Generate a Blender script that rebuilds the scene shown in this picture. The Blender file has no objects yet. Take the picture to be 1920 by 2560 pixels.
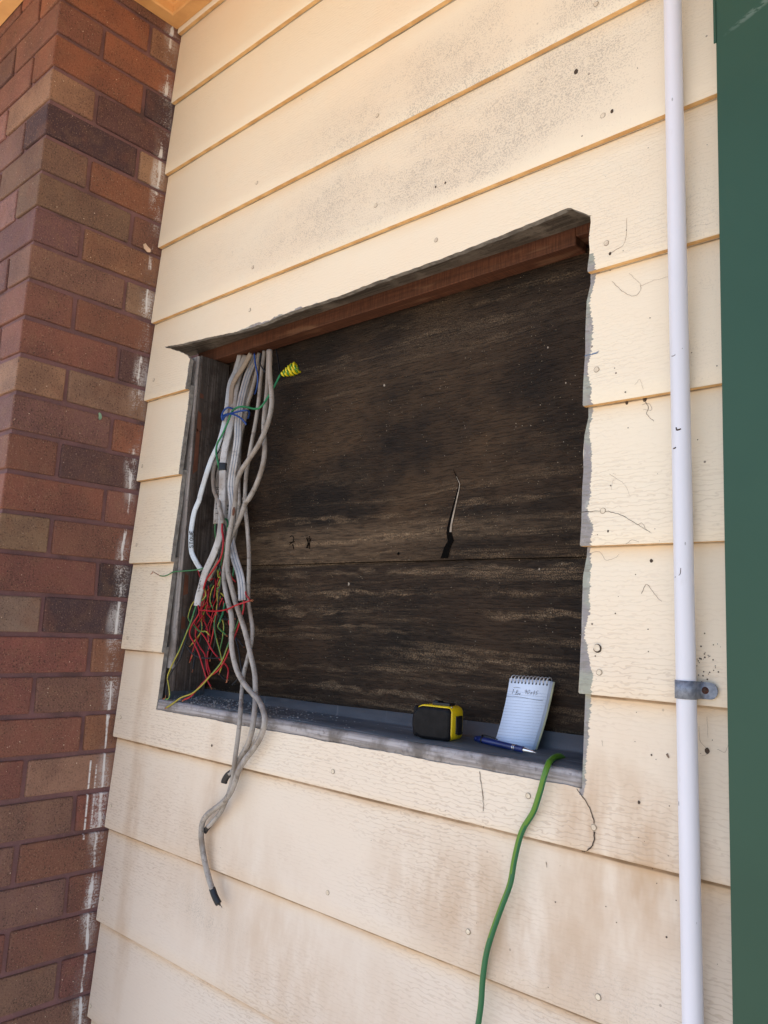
import bpy, bmesh, math, random
from mathutils import Vector, Matrix, noise as mnoise
R = math.radians
random.seed(7)
C = bpy.context.scene.collection
SC = bpy.context.scene

# ------------------------------------------------------------------ camera
F = 1982.49; PW, PH = 1920.0, 2560.0
CAM = Vector((1.71274, -0.98408, 1.19371))
YAW, PITCH, ROLL = 0.73967, 0.14516, 0.04581
_cy, _sy, _cp, _sp, _cr, _sr = math.cos(YAW), math.sin(YAW), math.cos(PITCH), math.sin(PITCH), math.cos(ROLL), math.sin(ROLL)
FW = Vector((-_sy*_cp, _cy*_cp, _sp)); R0 = Vector((_cy, _sy, 0)); U0 = R0.cross(FW)
RV = R0*_cr + U0*_sr; UV = -R0*_sr + U0*_cr
cd = bpy.data.cameras.new('camera'); cam = bpy.data.objects.new('camera', cd); C.objects.link(cam)
cd.sensor_fit = 'VERTICAL'; cd.sensor_height = 36.0; cd.lens = F/PH*36.0
cd.clip_start = 0.02; cd.clip_end = 500
cam.matrix_world = Matrix(((RV.x, UV.x, -FW.x, CAM.x), (RV.y, UV.y, -FW.y, CAM.y), (RV.z, UV.z, -FW.z, CAM.z), (0, 0, 0, 1)))
SC.camera = cam

def ray(u, v): return FW + RV*((u-PW/2)/F) - UV*((v-PH/2)/F)
def U(u, v, y):                       # the point at depth y on a sight line of the survey photograph
    d = ray(u, v); return CAM + d*((y-CAM.y)/d.y)
def UZ(u, v, z):
    d = ray(u, v); return CAM + d*((z-CAM.z)/d.z)

# ------------------------------------------------------------------ world, sun, exposure
SUN_EL, SUN_AZ = 58.0, 262.0          # azimuth measured clockwise from +y: the sun stands behind the brick wall, almost along the eaves
sd = Vector((math.sin(R(SUN_AZ))*math.cos(R(SUN_EL)), math.cos(R(SUN_AZ))*math.cos(R(SUN_EL)), math.sin(R(SUN_EL))))
w = bpy.data.worlds.new('World'); SC.world = w; w.use_nodes = True
nt = w.node_tree; bg = nt.nodes['Background']
sky = nt.nodes.new('ShaderNodeTexSky'); sky.sky_type = 'NISHITA'; sky.sun_disc = False
sky.sun_elevation = R(SUN_EL); sky.sun_rotation = R(SUN_AZ)
nt.links.new(sky.outputs[0], bg.inputs[0]); bg.inputs[1].default_value = 0.12
sl = bpy.data.lights.new('sun', 'SUN'); sl.energy = 4.5; sl.angle = R(0.5); sl.color = (1, .95, .88)
so = bpy.data.objects.new('sun', sl); C.objects.link(so); so.rotation_euler = (-sd).to_track_quat('-Z', 'Y').to_euler()
SC.view_settings.view_transform = 'Standard'; SC.view_settings.look = 'None'
SC.view_settings.exposure = 1.47; SC.view_settings.gamma = 1

# ------------------------------------------------------------------ node helper
class X:
    """a socket with arithmetic"""
    def __init__(s, t, k): s.t = t; s.k = k
    def _m(s, op, *a):
        n = s.t.nodes.new('ShaderNodeMath'); n.operation = op
        for i, v in enumerate((s,)+a):
            if isinstance(v, X): s.t.links.new(v.k, n.inputs[i])
            else: n.inputs[i].default_value = v
        return X(s.t, n.outputs[0])
    def __add__(s, o): return s._m('ADD', o)
    def __sub__(s, o): return s._m('SUBTRACT', o)
    def __mul__(s, o): return s._m('MULTIPLY', o)
    def __truediv__(s, o): return s._m('DIVIDE', o)
    def __rsub__(s, o): return (s*-1.0) + o
    __radd__ = __add__; __rmul__ = __mul__
    def abs(s): return s._m('ABSOLUTE')
    def floor(s): return s._m('FLOOR')
    def max(s, o): return s._m('MAXIMUM', o)
    def min(s, o): return s._m('MINIMUM', o)
    def gt(s, o): return s._m('GREATER_THAN', o)
    def lt(s, o): return s._m('LESS_THAN', o)
    def step(s, a, b, hi=1.0):
        n = s.t.nodes.new('ShaderNodeMapRange'); n.interpolation_type = 'SMOOTHSTEP'
        s.t.links.new(s.k, n.inputs[0]); n.inputs[1].default_value = a; n.inputs[2].default_value = b; n.inputs[4].default_value = hi
        return X(s.t, n.outputs[0])
class M:
    def __init__(s, name, rough=.6, metal=0.0, spec=.4):
        s.m = bpy.data.materials.new(name); s.m.use_nodes = True; s.t = s.m.node_tree
        s.b = s.t.nodes['Principled BSDF']; s.b.inputs['Roughness'].default_value = rough
        s.b.inputs['Metallic'].default_value = metal; s.b.inputs['Specular IOR Level'].default_value = spec
    def pos(s, obj=False):
        if obj: k = s.t.nodes.new('ShaderNodeTexCoord').outputs['Object']
        else: k = s.t.nodes.new('ShaderNodeNewGeometry').outputs['Position']
        n = s.t.nodes.new('ShaderNodeSeparateXYZ'); s.t.links.new(k, n.inputs[0])
        return [X(s.t, o) for o in n.outputs]
    def vec(s, *a):
        n = s.t.nodes.new('ShaderNodeCombineXYZ')
        for i, v in enumerate(a):
            if isinstance(v, X): s.t.links.new(v.k, n.inputs[i])
            else: n.inputs[i].default_value = v
        return X(s.t, n.outputs[0])
    def noise(s, v, scale=1.0, detail=3, rough=.5, dist=0):
        n = s.t.nodes.new('ShaderNodeTexNoise'); s.t.links.new(v.k, n.inputs['Vector'])
        n.inputs['Scale'].default_value = scale; n.inputs['Detail'].default_value = detail
        n.inputs['Roughness'].default_value = rough; n.inputs['Distortion'].default_value = dist
        return X(s.t, n.outputs[0])
    def voro(s, v, scale=1.0, out='Distance'):
        n = s.t.nodes.new('ShaderNodeTexVoronoi'); s.t.links.new(v.k, n.inputs['Vector']); n.inputs['Scale'].default_value = scale
        return X(s.t, n.outputs[out])
    def wave(s, v, scale, dist, detail=2, dscale=1.0):
        n = s.t.nodes.new('ShaderNodeTexWave'); n.bands_direction = 'Z'; s.t.links.new(v.k, n.inputs['Vector'])
        n.inputs['Scale'].default_value = scale; n.inputs['Distortion'].default_value = dist
        n.inputs['Detail'].default_value = detail; n.inputs['Detail Scale'].default_value = dscale
        return X(s.t, n.outputs['Fac'])
    def mix(s, f, a, b):
        n = s.t.nodes.new('ShaderNodeMix'); n.data_type = 'RGBA'
        for sock, v in ((n.inputs[0], f), (n.inputs[6], a), (n.inputs[7], b)):
            if isinstance(v, X): s.t.links.new(v.k, sock)
            elif isinstance(v, (int, float)): sock.default_value = v
            else: sock.default_value = (*v, 1)
        return X(s.t, n.outputs[2])
    def attr(s, name):
        n = s.t.nodes.new('ShaderNodeAttribute'); n.attribute_name = name; return X(s.t, n.outputs['Color'])
    def col(s, c):
        if isinstance(c, X): s.t.links.new(c.k, s.b.inputs['Base Color'])
        else: s.b.inputs['Base Color'].default_value = (*c, 1)
        return s
    def rough(s, x): s.t.links.new(x.k, s.b.inputs['Roughness']); return s
    def bump(s, h, strength=.5, dist=.001):
        n = s.t.nodes.new('ShaderNodeBump'); n.inputs['Strength'].default_value = strength; n.inputs['Distance'].default_value = dist
        s.t.links.new(h.k, n.inputs['Height']); s.t.links.new(n.outputs[0], s.b.inputs['Normal']); return s

def blob(m, x, z, cx, cz, sx, sz, tilt=0.0):
    dx = x-cx; dz = z-cz - dx*tilt
    d = (dx/sx)*(dx/sx) + (dz/sz)*(dz/sz)
    return d.step(1.0, 0.0) if False else (1.0-d).max(0.0)

PITCHB, Z0 = 0.19866, 2.50931
def zk(k): return Z0 - k*PITCHB

def mat_paint():
    m = M('cream_paint', .55, spec=.3); x, y, z = m.pos()
    idx = ((z*-1.0+Z0)/PITCHB).floor()
    fr = ((z*-1.0+Z0)/PITCHB) - idx            # 0 at the top of a board, 1 at its lower edge
    gx = x + idx*3.71
    g1 = m.wave(m.vec(gx*0.30, idx*1.3, z+m.noise(m.vec(gx*1.4, idx, z*3.0), 1.0, 2)*.04), 50, 6.5, 1, 4.0)
    gv = m.noise(m.vec(gx*5.0, idx*3.0, z*90.0), 1.0, 3, .6)
    g2 = m.noise(m.vec(gx*6.0, idx, z*260.0), 1.0, 3, .6)
    gm = m.noise(m.vec(gx*2.0, idx*2.0, z*5.0), 1.0, 2).step(.38, .62)
    lines = (g1+(gv-.5)*.28).step(.22, .0)*(gm*.85+.15)*(gv*.9+.35)
    low = z.step(1.9, 1.0)
    big = m.noise(m.vec(x, y, z), 3.0, 4, .6)
    c = m.mix(big.step(.35, .7), (.81, .725, .575), (.82, .705, .54))
    c = m.mix(z.step(1.5, .55)*.75, c, (.66, .575, .505))         # greyer, darker colour towards the bottom of the wall
    # rain-washed brown stains
    fine = m.noise(m.vec(x*14.0, y, z*5.0), 1.0, 4, .65)
    st = blob(m, x, z, 1.24, .93, .14, .12, -.3)*.75 + blob(m, x, z, 1.05, .80, .26, .12, -.12)*.75 + blob(m, x, z, .45, .70, .35, .20, -.2)*.35 + blob(m, x, z, .8, .58, .4, .15)*.3
    st = st + blob(m, x, z, .112, .78, .035, .55, 0)*.55 + blob(m, x, z, .39, .84, .04, .2, 0)*.4 + blob(m, x, z, 1.30, .93, .2, .3)*.2
    st = st*fine.step(.28, .66)
    c = m.mix(st.min(.9)*.95, c, (.47, .315, .19))
    # warm interreflection painted as a yellow tint just under every lap
    lap = fr.step(.16, .0)*m.noise(m.vec(x*3.0, idx, z*3.0), 1.0, 3).step(.3, .7)
    c = m.mix(lap*.55, c, (.76, .54, .30))
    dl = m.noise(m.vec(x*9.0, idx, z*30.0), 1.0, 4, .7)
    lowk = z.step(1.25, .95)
    c = m.mix((fr-(dl-.5)*.05).step(.085, .02)*lowk*dl.step(.2, .6)*.55, c, (.46, .30, .17))  # soft brown shadow painted under the low laps, broken up like dirt
    lap_dirt_shade = (fr-(dl-.5)*.012-lowk*.022).step(.016, .004)*(dl.step(.25, .65)*.6+.4)
    c = m.mix(lap_dirt_shade*.9, c, (.17, .11, .06))  # thin joint dirt that doubles as the painted lap shadow line
    # embossed grain holds dirt
    c = m.mix(lines*(low*.55+.10)*.65, c, (.38, .275, .195))
    fleck = g2.step(.66, .78)*m.noise(m.vec(x*2.2, idx, z*4.0), 1.0, 2).step(.50, .66)
    c = m.mix(fleck*(x.step(.75, 1.25)*.45+.15), c, (.26, .19, .13))
    # mould specks
    mo = blob(m, x, z, 1.12, 2.05, .42, .15, .06)*1.0 + blob(m, x, z, .72, 2.02, .62, .13, .02)*1.3 + blob(m, x, z, .95, 2.19, .6, .10, .05)*1.3 + blob(m, x, z, 1.25, 1.85, .14, .16)*.4
    mo = mo + blob(m, x, z, .40, .64, .16, .07, -.1)*.9 + blob(m, x, z, .85, .48, .5, .12)*.6 + blob(m, x, z, 1.36, 1.65, .08, .25)*.55 + blob(m, x, z, 1.18, .74, .2, .08)*.7
    sp = m.noise(m.vec(x, y, z), 420.0, 2, .6) + m.noise(m.vec(x, y, z), 40.0, 3)*.25
    mo = mo*(m.noise(m.vec(x*.7, idx, z), 6.0, 3).step(.2, .75)*.8+.2)
    dots = (sp + mo.min(1.0)*.12).step(.72, .86)
    c = m.mix(dots*mo.min(1.0).max(.0)*.50, c, (.27, .235, .20))
    c = m.mix(mo.min(1.0)*.20, c, (.46, .41, .36))
    vd = m.voro(m.vec(x*1.0, y, z), 38.0); ve = m.noise(m.vec(x, y, z), 7.0, 2).step(.52, .62)
    c = m.mix((vd.lt(.07))*ve*(x.step(.9, 1.25)*.8+.06), c, (.16, .12, .09))
    # rough bare strips where a metal box once covered the cut
    jag = m.noise(m.vec(x*30.0, 0.0, z*330.0), 1.0, 3, .6); jag2 = m.noise(m.vec(z*22.0, x*4.0, 0.0), 1.0, 3)
    edge = (jag-.5)*.013 + (jag2-.5)*.026 + 1.1925 + fr.step(.80, .90)*(m.noise(m.vec(z*60.0, 2.0, 0.0), 1.0, 2)*.012)
    bare = x.lt(edge)*x.gt(1.1825)*z.gt(.988)*(z.lt(1.742+(jag2-.5)*.05))
    edl = (jag-.5)*.01 + (jag2-.5)*.012 + .1795 - (z.step(1.02, 1.12)*-.015) - .012
    barel = x.gt(edl)*x.lt(.1845)*z.gt(.996)*z.lt(1.78)
    topz = m.noise(m.vec(x*22.0, 3.0, z*30.0), 1.0, 3)
    baret = z.lt(1.8175+(topz-.55)*.035)*z.gt(1.80)*x.gt(.2)*x.lt(.62)
    bott = z.gt(.9935+(topz-.5)*.010)*z.lt(1.02)*x.gt(.17)*x.lt(1.196)
    gcol = m.mix(m.noise(m.vec(x*20.0, y, z*20.0), 1.0, 3).step(.42, .58), (.32, .335, .285), (.28, .26, .26))
    gcol = m.mix(m.noise(m.vec(x*40.0, y, z*200.0), 1.0, 3).step(.48, .66)*.6, gcol, (.20, .19, .165)); gcol = m.mix(m.noise(m.vec(x*70.0, y, z*45.0), 1.0, 4, .7).step(.54, .68)*.5, gcol, (.50, .50, .47))
    bm = bare.max(barel).max(baret)
    c = m.mix(bm, c, gcol)
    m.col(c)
    rag_ = bm*m.noise(m.vec(x*90.0, y, z*300.0), 1.0, 3, .7)
    h = rag_*1.2 + lines*-.8 + g2*gm*.55 + m.noise(m.vec(x, y, z), 160.0, 2)*.25 - bm*1.0
    m.bump(h, .42, .0012); return m.m

def mat_simple(name, c1, c2, scale=12, rough=.6, metal=0, bump=.2, bscale=60, spec=.4, stretch=(1, 1, 1), lo=.35, hi=.65):
    m = M(name, rough, metal, spec); x, y, z = m.pos()
    v = m.vec(x*stretch[0], y*stretch[1], z*stretch[2])
    n = m.noise(v, scale, 4, .6); m.col(m.mix(n.step(lo, hi), c1, c2))
    if bump: m.bump(m.noise(v, bscale, 4, .6), bump, .001)
    return m.m

def mat_brick():
    m = M('fired_brick', .8, spec=.25); x, y, z = m.pos(); v = m.vec(x, y, z)
    a = m.attr('bcol'); n1 = m.noise(v, 260.0, 3, .7); n2 = m.noise(v, 9.0, 4, .6); n3 = m.noise(v, 30.0, 3)
    c = m.mix(n2.step(.38, .70)*.45, a, (.085, .044, .042)); n4 = m.noise(m.vec(x+7.0, y, z), 13.0, 3, .6); c = m.mix(n4.step(.5, .75)*.40, c, (.20, .085, .055))
    c = m.mix(n3.step(.45, .75)*.25, c, (.22, .13, .08))
    c = m.mix(n1.step(.52, .66)*.75*(n2.step(.3, .6)*.6+.4), c, (.030, .019, .017))
    c = m.mix(m.noise(v, 300.0, 2, .6).step(.58, .70)*.5, c, (.36, .22, .14))
    # overpainting beside the boards and splashes of paint
    wob = m.noise(m.vec(0.0, y*30.0, z*9.0), 1.0, 3); brk = m.noise(m.vec(z*7.0, 1.0, y*15.0), 1.0, 4, .65); scr = m.noise(m.vec(x, y*30.0, z*260.0), 1.0, 3, .7)
    wd_ = m.noise(m.vec(z*16.0, 2.0, 3.0), 1.0, 3, .7); s1 = (((y+.013+(wob-.5)*.022).abs())-(wd_-.5)*.012).step(.0045, .0022)*(brk+scr*.12+n1*.12).step(.57, .66)*.95
    s2 = ((y+.013+(wob-.5)*.045).abs()).step(.026, .004)*(brk*.7+scr*.22+n1*.55).step(.68, .86)*m.noise(m.vec(0.0, 5.0, z*6.0), 1.0, 2).step(.35, .6)*.8
    s3 = ((y+.045).abs()).step(.003, .001)*z.lt(.87)*z.gt(.70)*scr.step(.35, .5) + ((y+.030).abs()).step(.0025, .001)*z.lt(.86)*z.gt(.72)*scr.step(.4, .55)
    c = m.mix((s1.max(s2)).max(s3).min(1.0)*x.gt(-.02)*.92, c, (.72, .73, .74))
    dot = m.voro(m.vec(x, y, z*.8), 55.0).lt(.055)*m.noise(v, 6.0, 2).step(.42, .55)
    dot2 = m.voro(m.vec(x+3.0, y, z), 120.0).lt(.07)*m.noise(v, 11.0, 2).step(.48, .56)
    c = m.mix(dot.max(dot2)*.85, c, (.70, .58, .46))
    m.col(c); m.bump(n1*.8+n3*.7+m.noise(v, 90.0, 3)*1.0, .8, .0022); return m.m

def mat_mortar():
    m = M('mauve_mortar', .9, spec=.2); x, y, z = m.pos(); v = m.vec(x, y, z)
    c = m.mix(m.noise(v, 14.0, 4, .6).step(.35, .7), (.205, .108, .108), (.145, .084, .085))
    c = m.mix(m.noise(v, 5.0, 3).step(.58, .68)*.6, c, (.065, .045, .042))
    c = m.mix(m.noise(v, 300.0, 2).step(.6, .72)*.4, c, (.32, .20, .17))
    m.col(c); m.bump(m.noise(v, 150.0, 4, .7), .6, .0015); return m.m

def mat_backing():
    m = M('old_dark_boards', .75, spec=.2); x, y, z = m.pos()
    zz = z + m.noise(m.vec(x*2.2, 6.0, z*2.0), 1.0, 2)*.035
    g = m.noise(m.vec(x*8.0, y, zz*260.0), 1.0, 4, .65); g2 = m.noise(m.vec(x*25.0, 2.0, zz*150.0), 1.0, 3, .6)
    big = m.noise(m.vec(x*3.0, y, z*5.0), 1.0, 4, .6); gr = m.noise(m.vec(x, y, z), 520.0, 2, .7); vst = m.noise(m.vec(x*14.0, 1.0, z*1.5), 1.0, 3)
    c = m.mix(big.step(.36, .64), (.0095, .0063, .0046), (.032, .0190, .0112))
    warm = blob(m, x, z, .74, 1.55, .5, .19); c = m.mix(warm*(vst.step(.25, .75)*.35+.65)*big.step(.32, .66)*.75, c, (.080, .048, .025))
    low = z.step(1.47, 1.34)
    br = m.noise(m.vec(x*1.6, 4.0, zz*52.0), 1.0, 2, .5); brk = m.noise(m.vec(x*9.0, 9.0, zz*70.0), 1.0, 4, .65); dash = m.noise(m.vec(x*34.0, 5.0, zz*330.0), 1.0, 2, .6); env = m.noise(m.vec(x*2.0, 8.0, z*6.0), 1.0, 2)
    wv = m.wave(m.vec(x*.35, 3.0, zz), 8.5, 3.6, 2, 6.0)
    band = (br.step(.50, .66)*.7+wv.step(.60, .97)*m.noise(m.vec(x*2.5, 11.0, zz*20.0), 1.0, 3).step(.40, .62)*.85)*(brk.step(.38, .60)*.9+.1)
    dust = band*(low*.50+env.step(.42, .62)*.35+blob(m, x, z, .7, 1.39, .6, .09)*.35)*(gr.step(.44, .60)*.9+.1) + env.step(.55, .8)*.22*gr.step(.46, .64)
    grey = blob(m, x, z, .42, 1.345, .50, .055)*z.gt(1.3165) + blob(m, x, z, .75, 1.37, .5, .03)*.7
    c = m.mix(grey.min(1.0)*.65*(g2.step(.25, .6)*.7+.3), c, (.120, .082, .052))
    c = m.mix(dust.min(1.0)*.85, c, (.32, .225, .14))
    c = m.mix(dash.step(.57, .68)*.55, c, (.0055, .004, .0035)); c = m.mix(dash.step(.40, .32)*.18, c, (.095, .055, .030))
    spk = m.voro(m.vec(x, y, z), 130.0).lt(.085)*m.noise(m.vec(x, y, z), 22.0, 2).step(.48, .6)
    c = m.mix(spk*.7, c, (.36, .29, .20))
    c = m.mix(g.step(.50, .30)*.6, c, (.007, .005, .0045))
    m.col(c); m.bump(g*.6-dash.step(.5, .65)+gr*.35, .7, .0015); return m.m

def mat_beam():
    m = M('red_sawn_timber', .75, spec=.25); x, y, z = m.pos()
    saw = m.noise(m.vec(x*420.0, y*25.0, z*25.0), 1.0, 2, .5); gl = m.noise(m.vec(x*5.0, y*160.0, z*160.0), 1.0, 4, .6)
    c = m.mix(gl.step(.3, .7), (.118, .044, .022), (.070, .027, .014))
    c = m.mix(saw.step(.35, .65)*.5, c, (.035, .013, .008))
    c = m.mix(m.noise(m.vec(x*7.0, y*40.0, z*40.0), 1.0, 3).step(.60, .72)*.4, c, (.24, .13, .075))
    m.col(c); m.bump(saw*.8+gl*.6, .6, .0012); return m.m

def mat_wood(name, c1, c2, c3, ax='x', rough=.8, f=1.0):
    m = M(name, rough, spec=.2); x, y, z = m.pos()
    v = m.vec(x*4.0, y*170.0*f, z*170.0*f) if ax == 'x' else m.vec(x*170.0*f, y*170.0*f, z*4.0)
    g = m.noise(v, 1.0, 4, .62, .3); p = m.noise(m.vec(x, y, z), 16.0, 4, .6); q = m.noise(m.vec(x, y, z), 130.0, 3, .6)
    c = m.mix(g.step(.40, .60), c1, c2); c = m.mix(p.step(.46, .66)*.85, c, c3); c = m.mix(q.step(.56, .70)*.5, c, tuple(k*.45 for k in c2))
    m.col(c); m.bump(g+q*.9, .8, .0018); return m.m

def mat_flash():
    m = M('blue_grey_flashing', .5, spec=.5); x, y, z = m.pos()
    n = m.noise(m.vec(x*6.0, y*20.0, z*30.0), 1.0, 4, .6); q = m.noise(m.vec(x, y, z), 240.0, 3, .6); s = m.noise(m.vec(x*4.0, y*70.0, z*6.0), 1.0, 3)
    c = m.mix(n.step(.35, .65), (.040, .052, .068), (.066, .078, .094))
    flat = z.lt(1.0275)
    c = m.mix(q.step(.48, .66)*.55*x.step(.75, .30)*flat, c, (.30, .31, .32))
    c = m.mix(s.step(.55, .72)*.55, c, (.22, .24, .27))
    dr = m.noise(m.vec(x*60.0, y, z*6.0), 1.0, 2).step(.66, .75)
    c = m.mix(dr*.45, c, (.30, .31, .32))
    m.col(c); m.bump(n*.8+q*.5, .5, .0012); return m.m

def mat_cable(name, c1, c2, dirt, d=.5):
    m = M(name, .5, spec=.4); x, y, z = m.pos()
    n = m.noise(m.vec(x*60.0, y*60.0, z*9.0), 1.0, 4, .6); q = m.noise(m.vec(x, y, z), 120.0, 4, .65); k = m.noise(m.vec(x, y, z), 17.0, 3)
    c = m.mix(n.step(.35, .65), c1, c2); c = m.mix(q.step(.54, .72)*d, c, dirt); c = m.mix(k.step(.50, .72)*d, c, tuple(v*1.5 for v in dirt))
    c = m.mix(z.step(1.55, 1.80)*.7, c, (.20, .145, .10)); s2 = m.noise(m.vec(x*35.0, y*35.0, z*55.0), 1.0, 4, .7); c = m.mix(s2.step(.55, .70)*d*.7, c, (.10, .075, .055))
    m.col(c); m.bump(q, .25, .001); return m.m

def mat_green():
    m = M('green_painted_steel', .48, spec=.3); x, y, z = m.pos()
    n = m.noise(m.vec(x, y, z), 5.0, 3); c = m.mix(n.step(.3, .7), (.0225, .066, .0425), (.026, .073, .047))
    sc = blob(m, x, z, 1.44, 1.982, .045, .006, .42)*m.noise(m.vec(x*90.0, y, z*200.0), 1.0, 3).step(.4, .55)
    c = m.mix(sc*.20, c, (.42, .50, .46)); d = m.voro(m.vec(x, y, z), 26.0).lt(.03)
    c = m.mix(d*.4, c, (.30, .36, .33)); m.col(c); m.bump(n, .05, .001); return m.m

def mat_pvc():
    m = M('white_pvc', .38, spec=.45); x, y, z = m.pos()
    n = m.noise(m.vec(x*15.0, y*15.0, z*3.0), 1.0, 3); q = m.noise(m.vec(x*50.0, y*50.0, z*12.0), 1.0, 4, .65)
    c = m.mix(n.step(.35, .65), (.68, .69, .765), (.63, .64, .70)); c = m.mix(q.step(.62, .74)*.3, c, (.45, .42, .40))
    v = m.voro(m.vec(x, y, z*.35), 60.0).lt(.06)*m.noise(m.vec(x, y, z), 7.0, 2).step(.5, .6); c = m.mix(v*.8, c, (.12, .11, .10))
    m.col(c); m.bump(n, .05, .001); return m.m

def mat_twotone(name, c1, c2, ns=24.0, tw=1.0, rough=.4):        # insulated earth wire: two colours running lengthwise
    m = M(name, rough, spec=.45); a = m.attr('strip'); n = m.t.nodes.new('ShaderNodeSeparateColor'); m.t.links.new(a.k, n.inputs[0])
    s = X(m.t, n.outputs[0]); x, y, z = m.pos(); q = m.noise(m.vec(x, y, z), 90.0, 3)
    c = m.mix(s.gt(.5), c1, c2); c = m.mix(q.step(.6, .75)*.3, c, (.08, .09, .04)); m.col(c); return m.m

def flat(name, c, rough=.45, metal=0, spec=.4, v=.25, scale=40):
    return mat_simple(name, c, tuple(k*(1-v) for k in c), scale, rough, metal, .08, 120, spec)

MT = dict(
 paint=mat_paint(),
 under=mat_simple('underside_bounce_paint', (.74, .48, .22), (.58, .34, .14), 30, .6, bump=.3, stretch=(1, 1, 1)),  # warm bounce from below put into the colour of the board undersides
 raw=mat_simple('cut_fibre_cement', (.30, .29, .27), (.17, .16, .15), 60, .9, bump=.8, bscale=200),
 nearblack=flat('near_black', (.0035, .003, .0028), .95, spec=.05), crack=flat('crack_dark', (.075, .052, .038), .9), nailpaint=mat_simple('painted_nail', (.74, .66, .52), (.60, .50, .38), 90, .5),
 hair=flat('cobweb_hair', (.22, .155, .11), .9), rim=flat('nail_rim', (.33, .25, .17), .8), bluepen=flat('blue_marker', (.10, .17, .30), .6),
 brick=mat_brick(), mortar=mat_mortar(), back=mat_backing(), beam=mat_beam(),
 grey=mat_wood('weathered_packing', (.125, .105, .086), (.066, .056, .046), (.20, .175, .145)),
 sill=mat_wood('weathered_sill_timber', (.40, .385, .40), (.25, .235, .235), (.13, .115, .105)),
 stud=mat_wood('dark_stained_stud', (.105, .088, .080), (.055, .045, .040), (.040, .030, .026), 'z'),
 batten=mat_wood('grey_batten', (.34, .32, .31), (.22, .20, .19), (.17, .15, .14), 'z'),
 rust=flat('red_brown_stain', (.12, .045, .025), .8),
 flash=mat_flash(),
 soffit=mat_simple('soffit_paint', (.72, .42, .17), (.66, .37, .145), 4, .6, bump=.1),
 trim=mat_simple('trim_paint', (.74, .42, .165), (.64, .34, .13), 14, .5, bump=.12, stretch=(1, 1, 1)),
 green=mat_green(), pvc=mat_pvc(),
 galv=mat_simple('galvanised_strap', (.24, .27, .33), (.15, .175, .225), 170, .55, .35, .25, 300),
 rusty=flat('rusty_screw', (.10, .040, .030), .8, .2, .3, .5, 400),
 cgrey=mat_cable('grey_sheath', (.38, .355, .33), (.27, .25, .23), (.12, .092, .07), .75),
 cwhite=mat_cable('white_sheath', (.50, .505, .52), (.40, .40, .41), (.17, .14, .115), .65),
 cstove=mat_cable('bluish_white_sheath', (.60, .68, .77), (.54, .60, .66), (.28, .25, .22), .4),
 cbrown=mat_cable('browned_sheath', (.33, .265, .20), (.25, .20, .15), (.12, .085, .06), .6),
 bluestripe=flat('blue_stripe', (.10, .16, .27), .5),
 tape=flat('black_tape', (.012, .013, .017), .42), ink=flat('black_ink', (.012, .012, .016), .6), core_red=flat('red_core', (.40, .012, .022), .38),
 core_black=flat('black_core', (.012, .014, .020), .42), core_green=flat('green_core', (.018, .19, .075), .4),
 core_blue=flat('blue_core', (.012, .055, .25), .4), copper=flat('bare_copper', (.42, .16, .085), .35, .85),
 core_yg=mat_twotone('green_yellow_core', (.040, .17, .05), (.36, .31, .04)),
 core_gy=mat_twotone('yellow_green_core', (.34, .30, .04), (.035, .17, .06)),
 coil=mat_twotone('striped_coil', (.60, .50, .012), (.05, .20, .02)),
 bigwire=mat_twotone('green_hose_wire', (.012, .125, .048), (.085, .21, .018), rough=.35),
 rubber=mat_simple('black_rubber', (.0045, .0048, .0065), (.009, .009, .011), 60, .45, bump=.25, bscale=300, spec=.12), yellow=flat('yellow_plastic', (.72, .52, .008), .32, v=.08),
 blackpl=flat('black_plastic', (.010, .010, .012), .35), steel=flat('polished_steel', (.62, .62, .63), .18, 1.0, v=.05),
 penblue=flat('navy_barrel', (.006, .020, .13), .3, spec=.5), paper=flat('white_paper', (.60, .70, .88), .85, v=.03),
 ruled=flat('ruled_lines', (.36, .44, .58), .9), card=flat('cream_card', (.55, .57, .40), .8), wire_white=flat('white_spiral_wire', (.62, .63, .66), .35, .3),
 pencil=flat('pencil_grey', (.06, .065, .085), .7),
 ground=mat_simple('warm_concrete', (.42, .35, .275), (.36, .30, .235), 5, .9, bump=.4),
 chip=mat_simple('mortar_crumbs', (.36, .36, .36), (.20, .20, .21), 150, .9, bump=0),
 leafbit=flat('dried_paint_flake', (.22, .36, .25), .7), dirt=flat('brown_insect_mud', (.06, .045, .035), .9), pinkflake=flat('cream_flake', (.74, .56, .42), .8),
)

# ------------------------------------------------------------------ mesh helpers
def build(name, bm, mats, parent=None, smooth=False):
    me = bpy.data.meshes.new(name); bm.to_mesh(me); bm.free()
    for m in (mats if isinstance(mats, (list, tuple)) else [mats]): me.materials.append(MT[m] if isinstance(m, str) else m)
    if smooth:
        for p in me.polygons: p.use_smooth = True
    o = bpy.data.objects.new(name, me); C.objects.link(o)
    if parent:
        o.parent = parent; bpy.context.view_layer.update(); o.matrix_parent_inverse = parent.matrix_world.inverted()
    return o
def thing(name, label, cat, loc, group=None):
    o = bpy.data.objects.new(name, None); C.objects.link(o); o.location = loc; o.empty_display_size = .02
    return tag(o, label, cat, group)
def tag(o, label, cat, group=None):
    o['label'] = label; o['category'] = cat
    if group: o['group'] = group
    return o
def quad(bm, ps, mi=0):
    f = bm.faces.new([bm.verts.new(p) for p in ps]); f.material_index = mi; return f
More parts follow.
